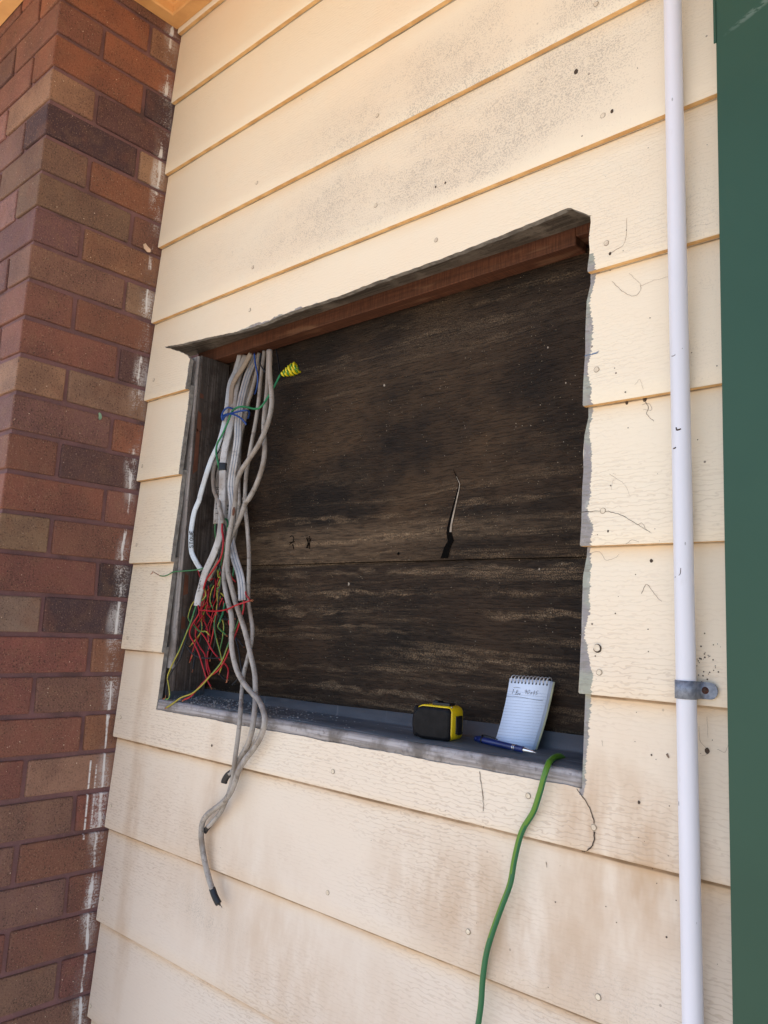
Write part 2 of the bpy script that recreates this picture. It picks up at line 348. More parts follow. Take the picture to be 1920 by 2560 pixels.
def box(bm, x0, x1, y0, y1, z0, z1, mi=0):
    v = [bm.verts.new((x, y, z)) for z in (z0, z1) for y in (y0, y1) for x in (x0, x1)]
    fs = [bm.faces.new([v[i] for i in q]) for q in ((0, 2, 3, 1), (4, 5, 7, 6), (0, 1, 5, 4), (2, 6, 7, 3), (0, 4, 6, 2), (1, 3, 7, 5))]
    for f in fs: f.material_index = mi
    return v, fs
def bev(bm, off, seg=2, geom=None):
    bmesh.ops.bevel(bm, geom=list(bm.edges if geom is None else geom), offset=off, segments=seg, affect='EDGES', profile=.5, clamp_overlap=True)
def cr(pts, n=8):                                # Catmull-Rom through the points
    P = [Vector(p) for p in pts]
    if len(P) < 3: return [P[0].lerp(P[-1], i/n) for i in range(n+1)]
    Q = [P[0]*2-P[1]] + P + [P[-1]*2-P[-2]]; out = []
    for i in range(1, len(Q)-2):
        a, b, c, d = Q[i-1], Q[i], Q[i+1], Q[i+2]
        for j in range(n):
            t = j/n
            out.append(.5*((2*b)+(c-a)*t+(2*a-5*b+4*c-d)*t*t+(3*b-a-3*c+d)*t**3))
    out.append(P[-1]); return out
FACE = Vector((.62, -.78, .05)).normalized()
def sweep(bm, path, prof, face=FACE, mi=0, caps=True, scale=None, twist=0.0, lay=None, stripf=None, frames=None):
    """sweep a closed 2-D profile (across, toward-viewer) along a path"""
    rings = []; n = len(path); prev = None
    for i, p in enumerate(path):
        t = (path[min(i+1, n-1)]-path[max(i-1, 0)]).normalized()
        if prev is None:
            nn = face - t*face.dot(t)
            if nn.length < .2: nn = Vector((0, 0, 1)) - t*t.z
        else: nn = prev - t*prev.dot(t)
        fv = face - t*face.dot(t)
        if fv.length > .3: nn = nn.normalized().lerp(fv.normalized(), .25)
        nn.normalize(); prev = nn; s = t.cross(nn)
        if twist:
            q = Matrix.Rotation(twist*i/n, 3, t); a, b = q @ s, q @ nn
        else: a, b = s, nn
        k = scale(i/(n-1)) if scale else 1.0
        rings.append([bm.verts.new(p + a*(u*k) + b*(v*k)) for u, v in prof])
        if frames is not None: frames.append((p, a, b))
    m = len(prof)
    for i in range(n-1):
        for j in range(m):
            f = bm.faces.new((rings[i][j], rings[i][(j+1) % m], rings[i+1][(j+1) % m], rings[i+1][j])); f.material_index = mi; f.smooth = True
            if lay is not None:
                val = stripf(j/m, i/(n-1))
                for lp in f.loops: lp[lay] = (val, val, val, 1)
    if caps:
        for r_ in (rings[0][::-1], rings[-1]):
            f = bm.faces.new(r_); f.material_index = mi
            if lay is not None:
                for lp in f.loops: lp[lay] = (0, 0, 0, 1)
    return rings
def circ(r, n=10): return [(r*math.cos(2*math.pi*i/n), r*math.sin(2*math.pi*i/n)) for i in range(n)]
def flatprof(w, t, lobes=3, n=28, g=.16):         # twin-and-earth sheath: flat with shallow grooves between its cores
    out = []
    for i in range(n):
        a = 2*math.pi*i/n; c, s = math.cos(a), math.sin(a)
        x = math.copysign(abs(c)**.65, c)*w/2; y = math.copysign(abs(s)**.65, s)*t/2
        y *= 1 - g*(0.5-0.5*math.cos(2*math.pi*lobes*(x/w+.5)+math.pi))
        out.append((x, y))
    return out
def stroke(bm, pts, r=.0006, mi=0, n=5): sweep(bm, [Vector(p) for p in pts], circ(r, n), mi=mi)
def lathe(bm, axis_o, axis_d, prof, n=20, mi=0):
    axis_d = axis_d.normalized(); a = axis_d.orthogonal().normalized(); b = axis_d.cross(a); rings = []
    for d, r in prof: rings.append([bm.verts.new(axis_o+axis_d*d+(a*math.cos(2*math.pi*i/n)+b*math.sin(2*math.pi*i/n))*r) for i in range(n)])
    for i in range(len(rings)-1):
        for j in range(n):
            f = bm.faces.new((rings[i][j], rings[i][(j+1) % n], rings[i+1][(j+1) % n], rings[i+1][j])); f.smooth = True; f.material_index = mi
    bm.faces.new(rings[0][::-1]).material_index = mi; bm.faces.new(rings[-1]).material_index = mi

def fa(x, y): return (360+.26522*x, 820+.26522*y)
def fb(x, y): return (360+.26522*x, 1240+.26522*y)
def fc(x, y): return (360+.27127*x, 1700+.27127*y)
def r4(x, y): return (960+.5787*x, 850+.5787*y)
def r6(x, y): return (960+.5787*x, 1700+.5787*y)
def cp(x, y): return (980+.30139*x, 1640+.30139*y)

# ------------------------------------------------------------------ ground
bm = bmesh.new(); quad(bm, [(-60, -60, -.25), (60, -60, -.25), (60, 60, -.25), (-60, 60, -.25)])
g = build('ground', bm, 'ground'); g['kind'] = 'structure'

# ------------------------------------------------------------------ weatherboard wall
wall = thing('weatherboard_wall', 'cream weatherboard wall with a rectangular hole cut through its boards', 'wall', (.7, 0, -.25))
XL, XR = .006, 3.2
CUT = [(.066, 1.842), (.14, 1.833), (.263, 1.824), (.35, 1.815), (.438, 1.812), (.5, 1.8165), (.558, 1.817), (.667, 1.815), (.759, 1.818), (.87, 1.818), (.986, 1.820), (1.104, 1.826), (1.156, 1.829), (1.175, 1.815), (1.191, 1.803)]
def lerp(tab, x):
    for (a, b), (c, d) in zip(tab, tab[1:]):
        if a <= x <= c: return b+(d-b)*(x-a)/(c-a)
    return tab[0][1] if x < tab[0][0] else tab[-1][1]
def nz(x, s, a): return a*(mnoise.noise(Vector((x*s, s*1.7, .3))))
bm = bmesh.new(); TH = .0105; LEAN = .0118
def piece(k, x0, x1, zb=None, zt=None, lcut=None, rcut=None, step=.008):
    """one run of board k; zb/zt are functions of x where the board is cut, lcut/rcut shift its ends as functions of z"""
    ZB, ZT = zk(k), zk(k)+PITCHB+.012
    n = max(2, int((x1-x0)/step)); cols = []
    nat = zb is None
    for i in range(n+1):
        x = x0+(x1-x0)*i/n
        b = ZB if nat else zb(x); t = (ZT if zt is None else zt(x))
        b = b + (nz(x+k*5, 2.5, .0008) if nat else 0)
        col = []
        zs = ([b, b+.0022] if nat else [b, b+.0022]) + [b+.0022+(t-b-.0022)*j/8 for j in range(1, 9)]
        for j, z in enumerate(zs):
            y = LEAN*(z-ZB)/PITCHB + nz(x*1.0+k*9+z, 3.0, .0006)
            if j == 0 and nat: y += .0016
            xx = x
            if i == 0 and lcut: xx = x+lcut(z)
            if i == n and rcut: xx = x+rcut(z)
            col.append((bm.verts.new((xx, y, z)), bm.verts.new((xx, LEAN*(z-ZB)/PITCHB+TH, z))))
        cols.append(col)
    m = len(cols[0])
    def f(vs, mi):
        fc_ = bm.faces.new(vs); fc_.material_index = mi; return fc_
    for i in range(n):
        A, B = cols[i], cols[i+1]
        for j in range(m-1):
            ff = f((A[j][0], B[j][0], B[j+1][0], A[j+1][0]), 0); ff.smooth = True
            f((A[j][1], A[j+1][1], B[j+1][1], B[j][1]), 2)
        f((A[0][0], A[0][1], B[0][1], B[0][0]), 1 if nat else 2)
        f((A[-1][0], B[-1][0], B[-1][1], A[-1][1]), 2)
    for col, rev, mi in ((cols[0], 0, 0 if not lcut else 2), (cols[-1], 1, 2)):
        for j in range(m-1):
            q = (col[j][0], col[j+1][0], col[j+1][1], col[j][1]); f(q if not rev else q[::-1], mi)
rag = lambda s, a: (lambda z: nz(z, s, a)+nz(z, s*4.3, a*.4))
for k in list(range(-2, 4)) + list(range(9, 15)): piece(k, XL, XR, step=.02)
# board 4: over the opening, with its lower corner left standing at the left end
zt_cut = lambda x: lerp(CUT, x)+nz(x, 60, .0012)+nz(x, 170, .0007)
piece(4, XL, .1838, zt=lambda x: 1.8418 if x < .0665 else lerp([(.0665, 1.8412), (.1, 1.828), (.13, 1.817), (.155, 1.806), (.172, 1.797), (.1838, 1.786)], x)+nz(x, 90, .0016), rcut=rag(60, .0016), step=.004)
piece(4, XL, XR, zb=lambda x: 1.8418 if x < .066 else (1.803 if x > 1.191 else zt_cut(x)), step=.006)
piece(4, 1.191, XR, zt=lambda x: 1.803, lcut=rag(45, .0022), step=.012)
RX = {5: 1.1855, 6: 1.1835, 7: 1.1835}
for k, x1 in ((5, .184), (6, .181), (7, .1765)):
    piece(k, XL, x1, rcut=rag(55, .0016)); piece(k, RX[k]-.001, XR, lcut=lambda z, k=k: nz(z, 23, .0010)+nz(z, 90, .0012)+nz(z, 260, .0010)-(.0035 if .006 < z-zk(k) < .026 else 0)+(.005 if z-zk(k) > .182 else 0), step=.02)
zbc = lambda x: .9962+nz(x, 25, .0016)+nz(x, 120, .0008)
ZS = lambda x: .9962+nz(.168, 25, .0016)
piece(8, XL, XR, zt=lambda x: .9962 if x < .168 or x > 1.186 else zbc(x), step=.006)
piece(8, XL, .168, zb=lambda x: .9962, step=.02); piece(8, 1.186, XR, zb=lambda x: .9962, step=.02)
def onb(u, v, off=.0):                             # a point on the board surface, off metres proud of it
    p = U(u, v, .004)
    for _ in range(3):
        k = math.floor((Z0-p.z)/PITCHB); k = k+1 if True else k
        y = LEAN*(p.z-zk(k))/PITCHB; p = U(u, v, y-off)
    return p
def strip(pts, w0, w1, mi=3, off=.0006, seg=6):    # a thin line lying on the boards
    ps = cr([onb(u, v, off) for u, v in pts], seg); n = len(ps); prev = None
    for i, p in enumerate(ps):
        t = ps[min(i+1, n-1)]-ps[max(i-1, 0)]; s = Vector((-t.z, 0, t.x)).normalized()
        wd = (w0+(w1-w0)*i/(n-1))*(.6+.8*abs(mnoise.noise(p*180)))*.5
        p = p + s*mnoise.noise(p*230)*.0012
        q = (bm.verts.new(p-s*wd), bm.verts.new(p+s*wd))
        if prev: 
            f = bm.faces.new((prev[0], q[0], q[1], prev[1])); f.material_index = mi
        prev = q
def disc(u, v, r, mi, off, n=12, h=.0, sq=1.0):
    c = onb(u, v, off); vs = [bm.verts.new(c+Vector((math.cos(2*math.pi*i/n)*r*(1+nz(i*1.3+u, 1, .25)), -h, math.sin(2*math.pi*i/n)*r*sq))) for i in range(n)]
    f = bm.faces.new(vs); f.material_index = mi
    f.normal_update()
    if f.normal.y > 0: f.normal_flip()
strip([r6(412, 395), r6(418, 440), r6(427, 500), r6(430, 560), r6(430, 640)], .0012, .0010)
strip([r6(832, 470), r6(850, 495), r6(870, 520), r6(895, 570), r6(908, 620)], .0012, .0020)
strip([r6(908, 655), r6(908, 690), r6(900, 715), r6(880, 735), r6(855, 742)], .0030, .0012)
strip([r4(838, 745), r4(880, 741), r4(930, 738), r4(990, 745), r4(1050, 770), r4(1100, 800), r4(1150, 830)], .0013, .0005)
for l, a in (([r4(1110, 1095), r4(1135, 1055), r4(1165, 1095), r4(1200, 1130)], .0009), ([r4(1095, 800), r4(1115, 790), r4(1130, 815), r4(1155, 835)], .0006),
          ([(1523, 1185), (1560, 1210), (1575, 1240)], .0004), ([(1532, 1180-480+500), (1528, 1225)], .0004), ([(1532, 1183), (1540, 740+445)], .0004)):
    strip(l, a, a*.6, 7 if a < .0010 else 3)
r2 = lambda x, y: (960+.5787*x, .5787*y)
for l, a in (([r2(970, 1095), r2(1000, 1080), r2(1040, 1048), r2(1050, 940)], .0008), ([r2(985, 1215), r2(1035, 1262), r2(1085, 1278), r2(1110, 1235), r2(1060, 1180)], .0007), ([r2(1110, 1235), r2(1155, 1215), r2(1230, 1195)], .0005),
          ([r4(1120, 255), r4(1140, 290), r4(1135, 320), r4(1165, 350)], .0012), ([r4(1115, 280), r4(1145, 275), r4(1155, 300), r4(1120, 300)], .0007), ([r4(1085, 195), r4(1105, 170), r4(1120, 215)], .0005),
          ([r4(890, 920), r4(930, 915), r4(960, 950), r4(1000, 940), r4(1015, 925)], .0006), ([r4(1045, 880), r4(1075, 862), r4(1100, 875)], .0008),
          ([r6(1360, 200), r6(1365, 260), r6(1400, 310), r6(1375, 330)], .0005), ([r6(1440, 300), r6(1475, 310), r6(1485, 280)], .0005), ([r6(1395, 160), r6(1400, 250)], .0004),
          ([r6(700, 785), r6(703, 810)], .0012), ([r6(940, 260), r6(944, 285)], .0007), ([r6(1222, 318), r6(1232, 336)], .0035)):
    strip(l, a*.9, a*.6, 7)
for u, v in ((1507, 289), (1490, 10), (1090, 600), (1516, 608), (1491, 924), (1507, 1277), (1498, 1681), (1495, 2493), (1484, 2069), (832, 1929), (819, 2232), (256, 2247), (226, 2515), (301, 1793), (277, 2015), (943, 289), (939, 514), (632, 668), (624, 775), (642, 457), (341, 1362), (318, 1595), (355, 1165), (384, 950), (1320, 1640+350), (1170, 2330)):
    s = .0042
    disc(u, v, s, 5, .0005, 14); disc(u-.3, v-.3, s*.82, 4, .0010, 14)
disc(*r4(922, 1332), .0060, 3, .0005, 14); disc(*r4(919, 1330), .0046, 4, .0022, 14)
for u, v, r in ((1440, 179, .0036), (1530, 278, .0026), (1089, 467, .0018), (1113, 457, .0018), (529.5, 1864, .0022), (1768, 1877, .0030), (1488, 1640, .0008), (1567, 1007, .0022), (1597, 2006, .0018), (1520, 1328, .0014), (1630, 1402, .0014), (1480, 1560, .001), (1612, 998, .0030), (1628, 1402, .002), (1525, 634, .002)):
    disc(u, v, r, 3, .0006, 9, sq=1.3)
rr = random.Random(3)
for _ in range(80):                               # fly specks, thickest beside the conduit
    u = rr.gauss(1640, 110) if rr.random() < .75 else rr.uniform(420, 1500); v = rr.uniform(60, 2500)
    if u > 1830 or (u < 1490 and 600 < v < 1960): continue
    disc(u, v, rr.uniform(.0004, .0009)*(1.5 if rr.random() < .1 else 1), 3, .0005, 6)
for _ in range(40):
    u, v = rr.gauss(1760, 25), rr.gauss(1660, 30); disc(u, v, rr.uniform(.0004, .0012), 3, .0005, 6)
strip([(1462, 890), (1478, 886), (1496, 881)], .0018, .0012, 6); strip([(1480, 884), (1498, 878)], .0009, .0009, 6)
bmesh.ops.recalc_face_normals(bm, faces=[f for f in bm.faces if f.material_index in (0, 1, 2)])
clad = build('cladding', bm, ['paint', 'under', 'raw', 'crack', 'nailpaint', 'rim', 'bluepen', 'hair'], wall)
clad.data.set_sharp_from_angle(angle=R(50))

# dark lining boards at the back of the opening, the upper one cracked
YB = .112
bm = bmesh.new()
lapz = lambda x: 1.3165+nz(x, 7, .0012)-.002*(x-.7)
n = 90; cols = []
for i in range(n+1):
    x = .13+(1.26-.13)*i/n; lz = lapz(x); cols.append([bm.verts.new((x, y, z)) for y, z in ((YB+.010, .96), (YB+.003, lz-.001), (YB+.003, lz+.0035), (YB-.0030, lz-.0002), (YB-.0042, lz+.002), (YB+.001, 1.62), (YB+.004, 2.0))])
for i in range(n):
    for j in range(6):
        f = bm.faces.new((cols[i][j], cols[i+1][j], cols[i+1][j+1], cols[i][j+1])); f.material_index = 1 if j in (1, 2) else 0; f.smooth = j in (0, 4, 5)  # lap underside coloured near black to stand for its shadow
def yback(z, lz=1.3165): return YB-.0042+(z-lz)*.0052/.3 if z > lz else YB+.003+(lz-z)*.007/.3565
ck = [r4(x, y) for x, y in ((300, 560), (312, 590), (325, 622), (320, 650), (312, 680), (300, 730), (290, 770), (283, 800), (279, 830), (287, 868), (272, 895), (264, 925), (258, 943))]
wd = [.0006, .001, .0018, .0026, .0034, .0042, .0050, .0056, .0064, .0074, .0080, .0088, .0092]
prev = None
for (u, v), q in zip(ck, wd):
    p = U(u, v, yback(U(u, v, YB).z)-.0009)
    a = (bm.verts.new(p+Vector((-q*.8, 0, 0))), bm.verts.new(p+Vector((q*.35, -.0004, 0))), bm.verts.new(p+Vector((q*1.0, -.0002, 0))))
    if prev:
        f = bm.faces.new((prev[0], a[0], a[1], prev[1])); f.material_index = 1 if p.z < 1.352 or q < .0012 else 1
        f = bm.faces.new((prev[1], a[1], a[2], prev[2])); f.material_index = 2 if 1.352 < p.z < 1.46 else 1  # pale side strip paints the lit edge of the crack
    prev = a
for l in (([(1375, 385), (1395, 375), (1410, 395), (1405, 425), (1370, 462)], ), ([(1372, 440), (1420, 430)], ), ([(1400, 455), (1412, 500)], ), ([(1530, 395), (1545, 440), (1530, 490)], ), ([(1545, 390), (1550, 470)], ), ([(1562, 380), (1560, 500)], ), ([(1575, 400), (1540, 490)], )):
    ps = [U(*fb(x, y), yback(U(*fb(x, y), YB).z)-.0009) for x, y in l[0]]
    stroke(bm, cr(ps, 3), .0008, 1)
for u, v, r in ((*r4(62, 923), .003), (*fb(1650, 0), .0), (1085, 815, .004), (870, 1461, .0)):
    if r:
        p = U(u, v, yback(U(u, v, YB).z)-.0008); f = bm.faces.new([bm.verts.new(p+Vector((r*math.cos(a*.7), 0, r*math.sin(a*.7)))) for a in range(9)]); f.material_index = 1
for u, v, r in ((*r4(1505, 1050-2000), 0), (*fb(1395, 385), 0), (872, 1460, .0035), (961, 963, .0028), (*r4(785, 185), .0016), (*r4(708, 32), .0018), (*r4(670, 990), .002), (795, 915, .003)):
    if r:
        p = U(u, v, yback(U(u, v, YB).z)-.001); f = bm.faces.new([bm.verts.new(p+Vector((r*(.5+.5*rr.random())*math.cos(a*.7), 0, r*(.7+.6*rr.random())*math.sin(a*.7)))) for a in range(9)]); f.material_index = 2
rb = random.Random(5)
for _ in range(260):
    x, z = rb.uniform(.3, 1.16), rb.uniform(1.05, 1.8); r = rb.uniform(.0004, .0009)
    p = Vector((x, yback(z)-.0007, z)); f = bm.faces.new([bm.verts.new(p+Vector((r*math.cos(a*1.05), 0, r*math.sin(a*1.05)))) for a in range(6)]); f.material_index = 2
build('back_lining', bm, ['back', 'nearblack', mat_simple('pale_chip_lit_edge', (.36, .31, .25), (.24, .20, .16), 80, .9, bump=0)], wall)['label'] = 'dark weathered backing boards with a jagged crack'

# lintel: red sawn timber with a notch at its right end, and grey packing above it
bm = bmesh.new(); box(bm, .116, 1.132, .070, .1065, 1.8030, 1.8335); box(bm, 1.132, 1.26, .070, .1065, 1.8165, 1.8335)
bev(bm, .0015, 1); build('lintel', bm, 'beam', wall)['label'] = 'red brown sawn timber lintel over the opening'
bm = bmesh.new(); n = 60; cols = []
for i in range(n+1):
    x = .060+(1.20-.060)*i/n; zf = lerp(CUT, x)
    cols.append([bm.verts.new(v) for v in ((x, .0125, zf+.0012+nz(x, 40, .0008)), (x, .040, zf*.45+1.832*.55+.001+nz(x, 22, .0012)), (x, .0715, 1.8325), (x, .0715, 1.90), (x, .0125, 1.90))])
for i in range(n):
    for j in range(5): bm.faces.new((cols[i][j], cols[i][(j+1) % 5], cols[i+1][(j+1) % 5], cols[i+1][j]))
for c_ in (cols[0], cols[-1][::-1]): bm.faces.new(c_)
bmesh.ops.recalc_face_normals(bm, faces=bm.faces); build('packing_board', bm, 'grey', wall)['label'] = 'grey weathered board under the cut edge above the opening'
# studs either side, battens
bm = bmesh.new(); box(bm, .145, .1905, .030, .111, .93, 1.8015); bev(bm, .001, 1)
for z, h, y0 in ((1.62, .05, .033), (1.52, .11, .032), (1.70, .012, .034), (1.245, .05, .033), (1.17, .03, .034)):
    v = [bm.verts.new((.1909, y0+a*.012+nz(z*9+b, 3, .002), z+b*h)) for a, b in ((0, 0), (1, .1), (.8, .9), (0, 1))]; f = bm.faces.new(v); f.material_index = 1
build('stud', bm, ['stud', 'rust'], wall)['label'] = 'dark brown stud at the left of the opening'
bm = bmesh.new(); box(bm, 1.205, 1.25, .030, .111, .93, 1.8015); bev(bm, .001, 1); build('stud', bm, 'stud', wall)
bm = bmesh.new(); n = 90; cols = []
for i in range(n+1):
    z = 1.085+(1.798-1.085)*i/n; x = .1875+nz(z, 30, .0013)
    cols.append([bm.verts.new(v) for v in ((.15, .0235, z), (x, .0235+nz(z, 50, .0008), z), (x+.0018, .0262, z), (x+.0012, .0288, z), (.15, .0288, z))])
for i in range(n):
    for j in range(5): bm.faces.new((cols[i][j], cols[i][(j+1) % 5], cols[i+1][(j+1) % 5], cols[i+1][j]))
for c_ in (cols[0], cols[-1]): bm.faces.new(c_)
bmesh.ops.recalc_face_normals(bm, faces=bm.faces); build('batten', bm, 'batten', wall)['label'] = 'grey split batten on the left edge of the opening'
# sill and flashing
sz = lambda y: 1.0170+.068*y
bm = bmesh.new(); n = 260; cols = []
for i in range(n+1):
    x = .1685+(1.1855-.1685)*i/n; e = nz(x, 9, .0018)+nz(x, 45, .0014)+nz(x, 130, .0009)
    cols.append([bm.verts.new(v) for v in ((x, .0125, .95), (x, .0125, .9945), (x, .0062+nz(x, 30, .0006), .9955), (x, .0062+nz(x, 30, .0010), 1.0085), (x, .0070, 1.0150+e), (x, .0105, 1.0176+e), (x, .016, sz(.016)), (x, .111, sz(.111)), (x, .111, .95))])
for i in range(n):
    for j in range(9):
        f = bm.faces.new((cols[i][j], cols[i][(j+1) % 9], cols[i+1][(j+1) % 9], cols[i+1][j])); f.smooth = 1 < j < 6
for c_ in (cols[0], cols[-1]): bm.faces.new(c_)
bmesh.ops.recalc_face_normals(bm, faces=bm.faces); build('sill', bm, 'sill', wall)['label'] = 'grey weathered timber sill with a ragged front edge'
bm = bmesh.new(); n = 100; cols = []
for i in range(n+1):
    x = .1925+(1.20-.1925)*i/n; zt_ = 1.0400+.0125*(x-.19)+nz(x, 8, .0018)
    cols.append([bm.verts.new(v) for v in ((x, .0130+nz(x, 14, .0016), sz(.013)+.0012), (x, .055, sz(.055)+.0016+nz(x, 12, .0008)), (x, .100, sz(.100)+.0016), (x, .1052, sz(.105)+.004), (x, .1066+nz(x, 6, .0012), zt_))])
for i in range(n):
    for j in range(4):
        f = bm.faces.new((cols[i][j], cols[i+1][j], cols[i+1][j+1], cols[i][j+1])); f.smooth = True
for j in range(12):
    y0, y1 = .016+.0075*j, .016+.0075*(j+1)
    for a in (0,): quad(bm, [(.1932, y0, sz(y0)+.0012), (.1932, y1, sz(y1)+.0012), (.1926, y1, 1.037+nz(j+1, .9, .002)), (.1926, y0, 1.037+nz(j, .9, .002))])
o = build('sill_flashing', bm, 'flash', wall); o['label'] = 'blue grey metal flashing with a low upstand at the back'
md = o.modifiers.new('thick', 'SOLIDIFY'); md.thickness = .0008; md.offset = -1
# brick crumbs left on the sill
bm = bmesh.new(); rd = random.Random(11)
for _ in range(420):
    x = .2+abs(rd.gauss(0, .24)); y = rd.uniform(.012, .098); r = rd.uniform(.0005, .0017)*(1.7 if rd.random() < .06 else 1)
    if x > 1.15: continue
    c = Vector((x, y, sz(y)+.0018+r*.5)); vs = bmesh.ops.create_icosphere(bm, subdivisions=1, radius=r)['verts']
    for v in vs: v.co = c + Vector((v.co.x*rd.uniform(.7, 1.5), v.co.y*rd.uniform(.7, 1.5), v.co.z*rd.uniform(.5, 1)))
o = build('debris', bm, 'chip'); o['kind'] = 'stuff'; tag(o, 'grey crumbs and dust scattered over the sill flashing', 'debris')

# ------------------------------------------------------------------ brick wall
CO, ZB0, DEP = .086, 2.60763, .30382
bw = thing('brick_wall', 'red brown brick pier at the left with white paint splashed along its inner edge', 'wall', (0, -.3, -.25))
PAL = dict(rust=(.215, .086, .052), brown=(.165, .076, .055), redb=(.178, .072, .056), plum=(.092, .050, .050), dark=(.056, .037, .042), tan=(.270, .158, .102), olive=(.158, .090, .066), tano=(.205, .128, .086),
           tano2=(.2, .13, .09), oran=(.205, .096, .060), mauve=(.145, .076, .068), black=(.042, .030, .032), greyt=(.185, .135, .105), blue=(.120, .125, .19), pink=(.235, .125, .108))
ROWS = {-1: 'rust brown', 0: 'rust tan', 1: 'brown rust', 2: 'rust dark', 3: 'tan plum', 4: 'dark tan', 5: 'olive rust', 6: 'olive brown', 7: 'mauve oran', 8: 'olive tano', 9: 'brown brown', 10: 'redb plum', 11: 'tan tano',
        12: 'mauve rust', 13: 'brown plum', 14: 'redb brown', 15: 'tano brown', 16: 'redb black', 17: 'greyt dark', 18: 'redb oran', 19: 'redb olive', 20: 'redb oran', 21: 'redb tan', 22: 'olive redb', 23: 'olive brown', 24: 'olive brown', 25: 'redb brown', 26: 'olive redb', 27: 'redb olive'}
bm = bmesh.new(); lay = bm.loops.layers.float_color.new('bcol'); rk = random.Random(21)
def brick(x0, x1, y0, y1, z0, z1, c):
    v, fs = box(bm, x0, x1, y0, y1, z0, z1)
    j = [Vector((rk.gauss(0, .0007), rk.gauss(0, .0007), rk.gauss(0, .0008))) for _ in v]
    for a, b in zip(v, j): a.co += b
    for f in fs:
        for l in f.loops: l[lay] = (*c, 1)
def vary(c, s=.15): q = 1+rk.uniform(-s, s); return tuple(max(.02, k*1.2*q*(1+rk.uniform(-.06, .06))) for k in c)
J = .0052
names = list(PAL)
for i in range(-2, 34):
    z1, z0 = ZB0-(i-1)*CO-J, ZB0-i*CO+J
    a, b = (ROWS.get(i) or 'redb brown').split()
    if i % 2:                                       # odd rows: header on the side face, stretcher on the front
        brick(-.230, 0, -DEP, -.1905-J, z0, z1, vary(PAL[a], .08)); brick(-.11, 0, -.1905+J, .045-J, z0, z1, vary(PAL[b], .08)); fx = -.230-2*J
    else:
        brick(-.110, 0, -DEP, -.0707-J, z0, z1, PAL['blue'] if i == 4 and False else vary(PAL[a], .08)); brick(-.11, 0, -.0707+J, .16, z0, z1, vary(PAL[b], .08)); fx = -.110-2*J
    while fx > -1.6:
        brick(fx-.230, fx, -DEP+rk.gauss(0, .0008), -DEP+.11, z0, z1, vary(PAL[rk.choice(['redb', 'mauve', 'pink', 'mauve', 'tan', 'pink', 'redb', 'brown', 'pink'])], .15)); fx -= .230+2*J
bev(bm, .0032, 2)
build('brickwork', bm, 'brick', bw)
bm = bmesh.new()
box(bm, -1.6, -.0062, -DEP+.0062, .155, -.25, 2.80)
build('mortar', bm, 'mortar', bw)
def onbrick(u, v, off): d = ray(u, v); return CAM+d*((off-CAM.x)/d.x)
bm = bmesh.new()                                    # two flakes stuck to the bricks
def flake(uvs, mi): f = bm.faces.new([bm.verts.new(onbrick(u, v, .0012)) for u, v in uvs]); f.material_index = mi
flake([(246, 1033), (249, 1031), (253, 1035), (255, 1042), (253, 1048), (249, 1050), (246, 1045), (247, 1040)], 0)
flake([(358, 611), (364, 608), (368, 614), (377, 624), (376, 631), (368, 630), (360, 621)], 1)
build('paint_flakes', bm, ['leafbit', 'pinkflake'], bw)

# ------------------------------------------------------------------ eaves
ev = thing('eaves_soffit', 'warm cream eaves lining with moulded trim above the wall corner', 'eaves', (0, 0, 2.72))
bm = bmesh.new(); box(bm, -1.6, 3.4, -.95, .3, 2.765, 2.80); box(bm, -1.6, 3.4, -.99, -.95, 2.70, 2.93, 0); build('lining_board', bm, 'soffit', ev)
def trimrun(bm, a, b, inward):
    """quad moulding: two stepped strips along a-b, its wall side at a-b"""
    a, b, inw = Vector(a), Vector(b), Vector(inward)
    P = [(0, 2.722), (.034, 2.722), (.037, 2.726), (.037, 2.748), (.040, 2.752), (.047, 2.752), (.047, 2.7645), (0, 2.7645)]
    return P, a, b, inw
def trim(bm, a, b, ia, ib):                        # ia/ib: direction each profile point moves at either end (mitred)
    P, a, b, _ = trimrun(bm, a, b, (0, 0, 0)); ra = [bm.verts.new(Vector((a.x+ia[0]*d, a.y+ia[1]*d, z))) for d, z in P]; rb_ = [bm.verts.new(Vector((b.x+ib[0]*d, b.y+ib[1]*d, z))) for d, z in P]
    for j in range(len(P)): bm.faces.new((ra[j], ra[(j+1) % len(P)], rb_[(j+1) % len(P)], rb_[j]))
    bm.faces.new(ra[::-1]); bm.faces.new(rb_)
bm = bmesh.new()
trim(bm, (.002, .0, 0), (3.4, .0, 0), (1, -1), (0, -1))
trim(bm, (.002, -DEP-.002, 0), (.002, .0, 0), (1, -1), (1, -1))
trim(bm, (-1.6, -DEP-.002, 0), (.002, -DEP-.002, 0), (0, -1), (1, -1))
bmesh.ops.recalc_face_normals(bm, faces=bm.faces); build('trim', bm, 'trim', ev)

# ------------------------------------------------------------------ green post at the right
gp = thing('green_post', 'flat green painted steel post at the right edge of the photo', 'post', (1.45, -.03, -.25))
bm = bmesh.new(); gx = lambda z: 1.3775-.0008
X0 = U(1808, 1200, -.034).x
box(bm, X0, X0+.40, -.034, -.0135, -.25, 2.72); bev(bm, .0012, 2); build('post_face', bm, 'green', gp)
bm = bmesh.new(); zst = U(1795, 105, -.034).z
box(bm, X0-.0024, X0+.0006, -.0352, -.0336, zst, 2.70); build('flashing_strip', bm, 'green', gp)

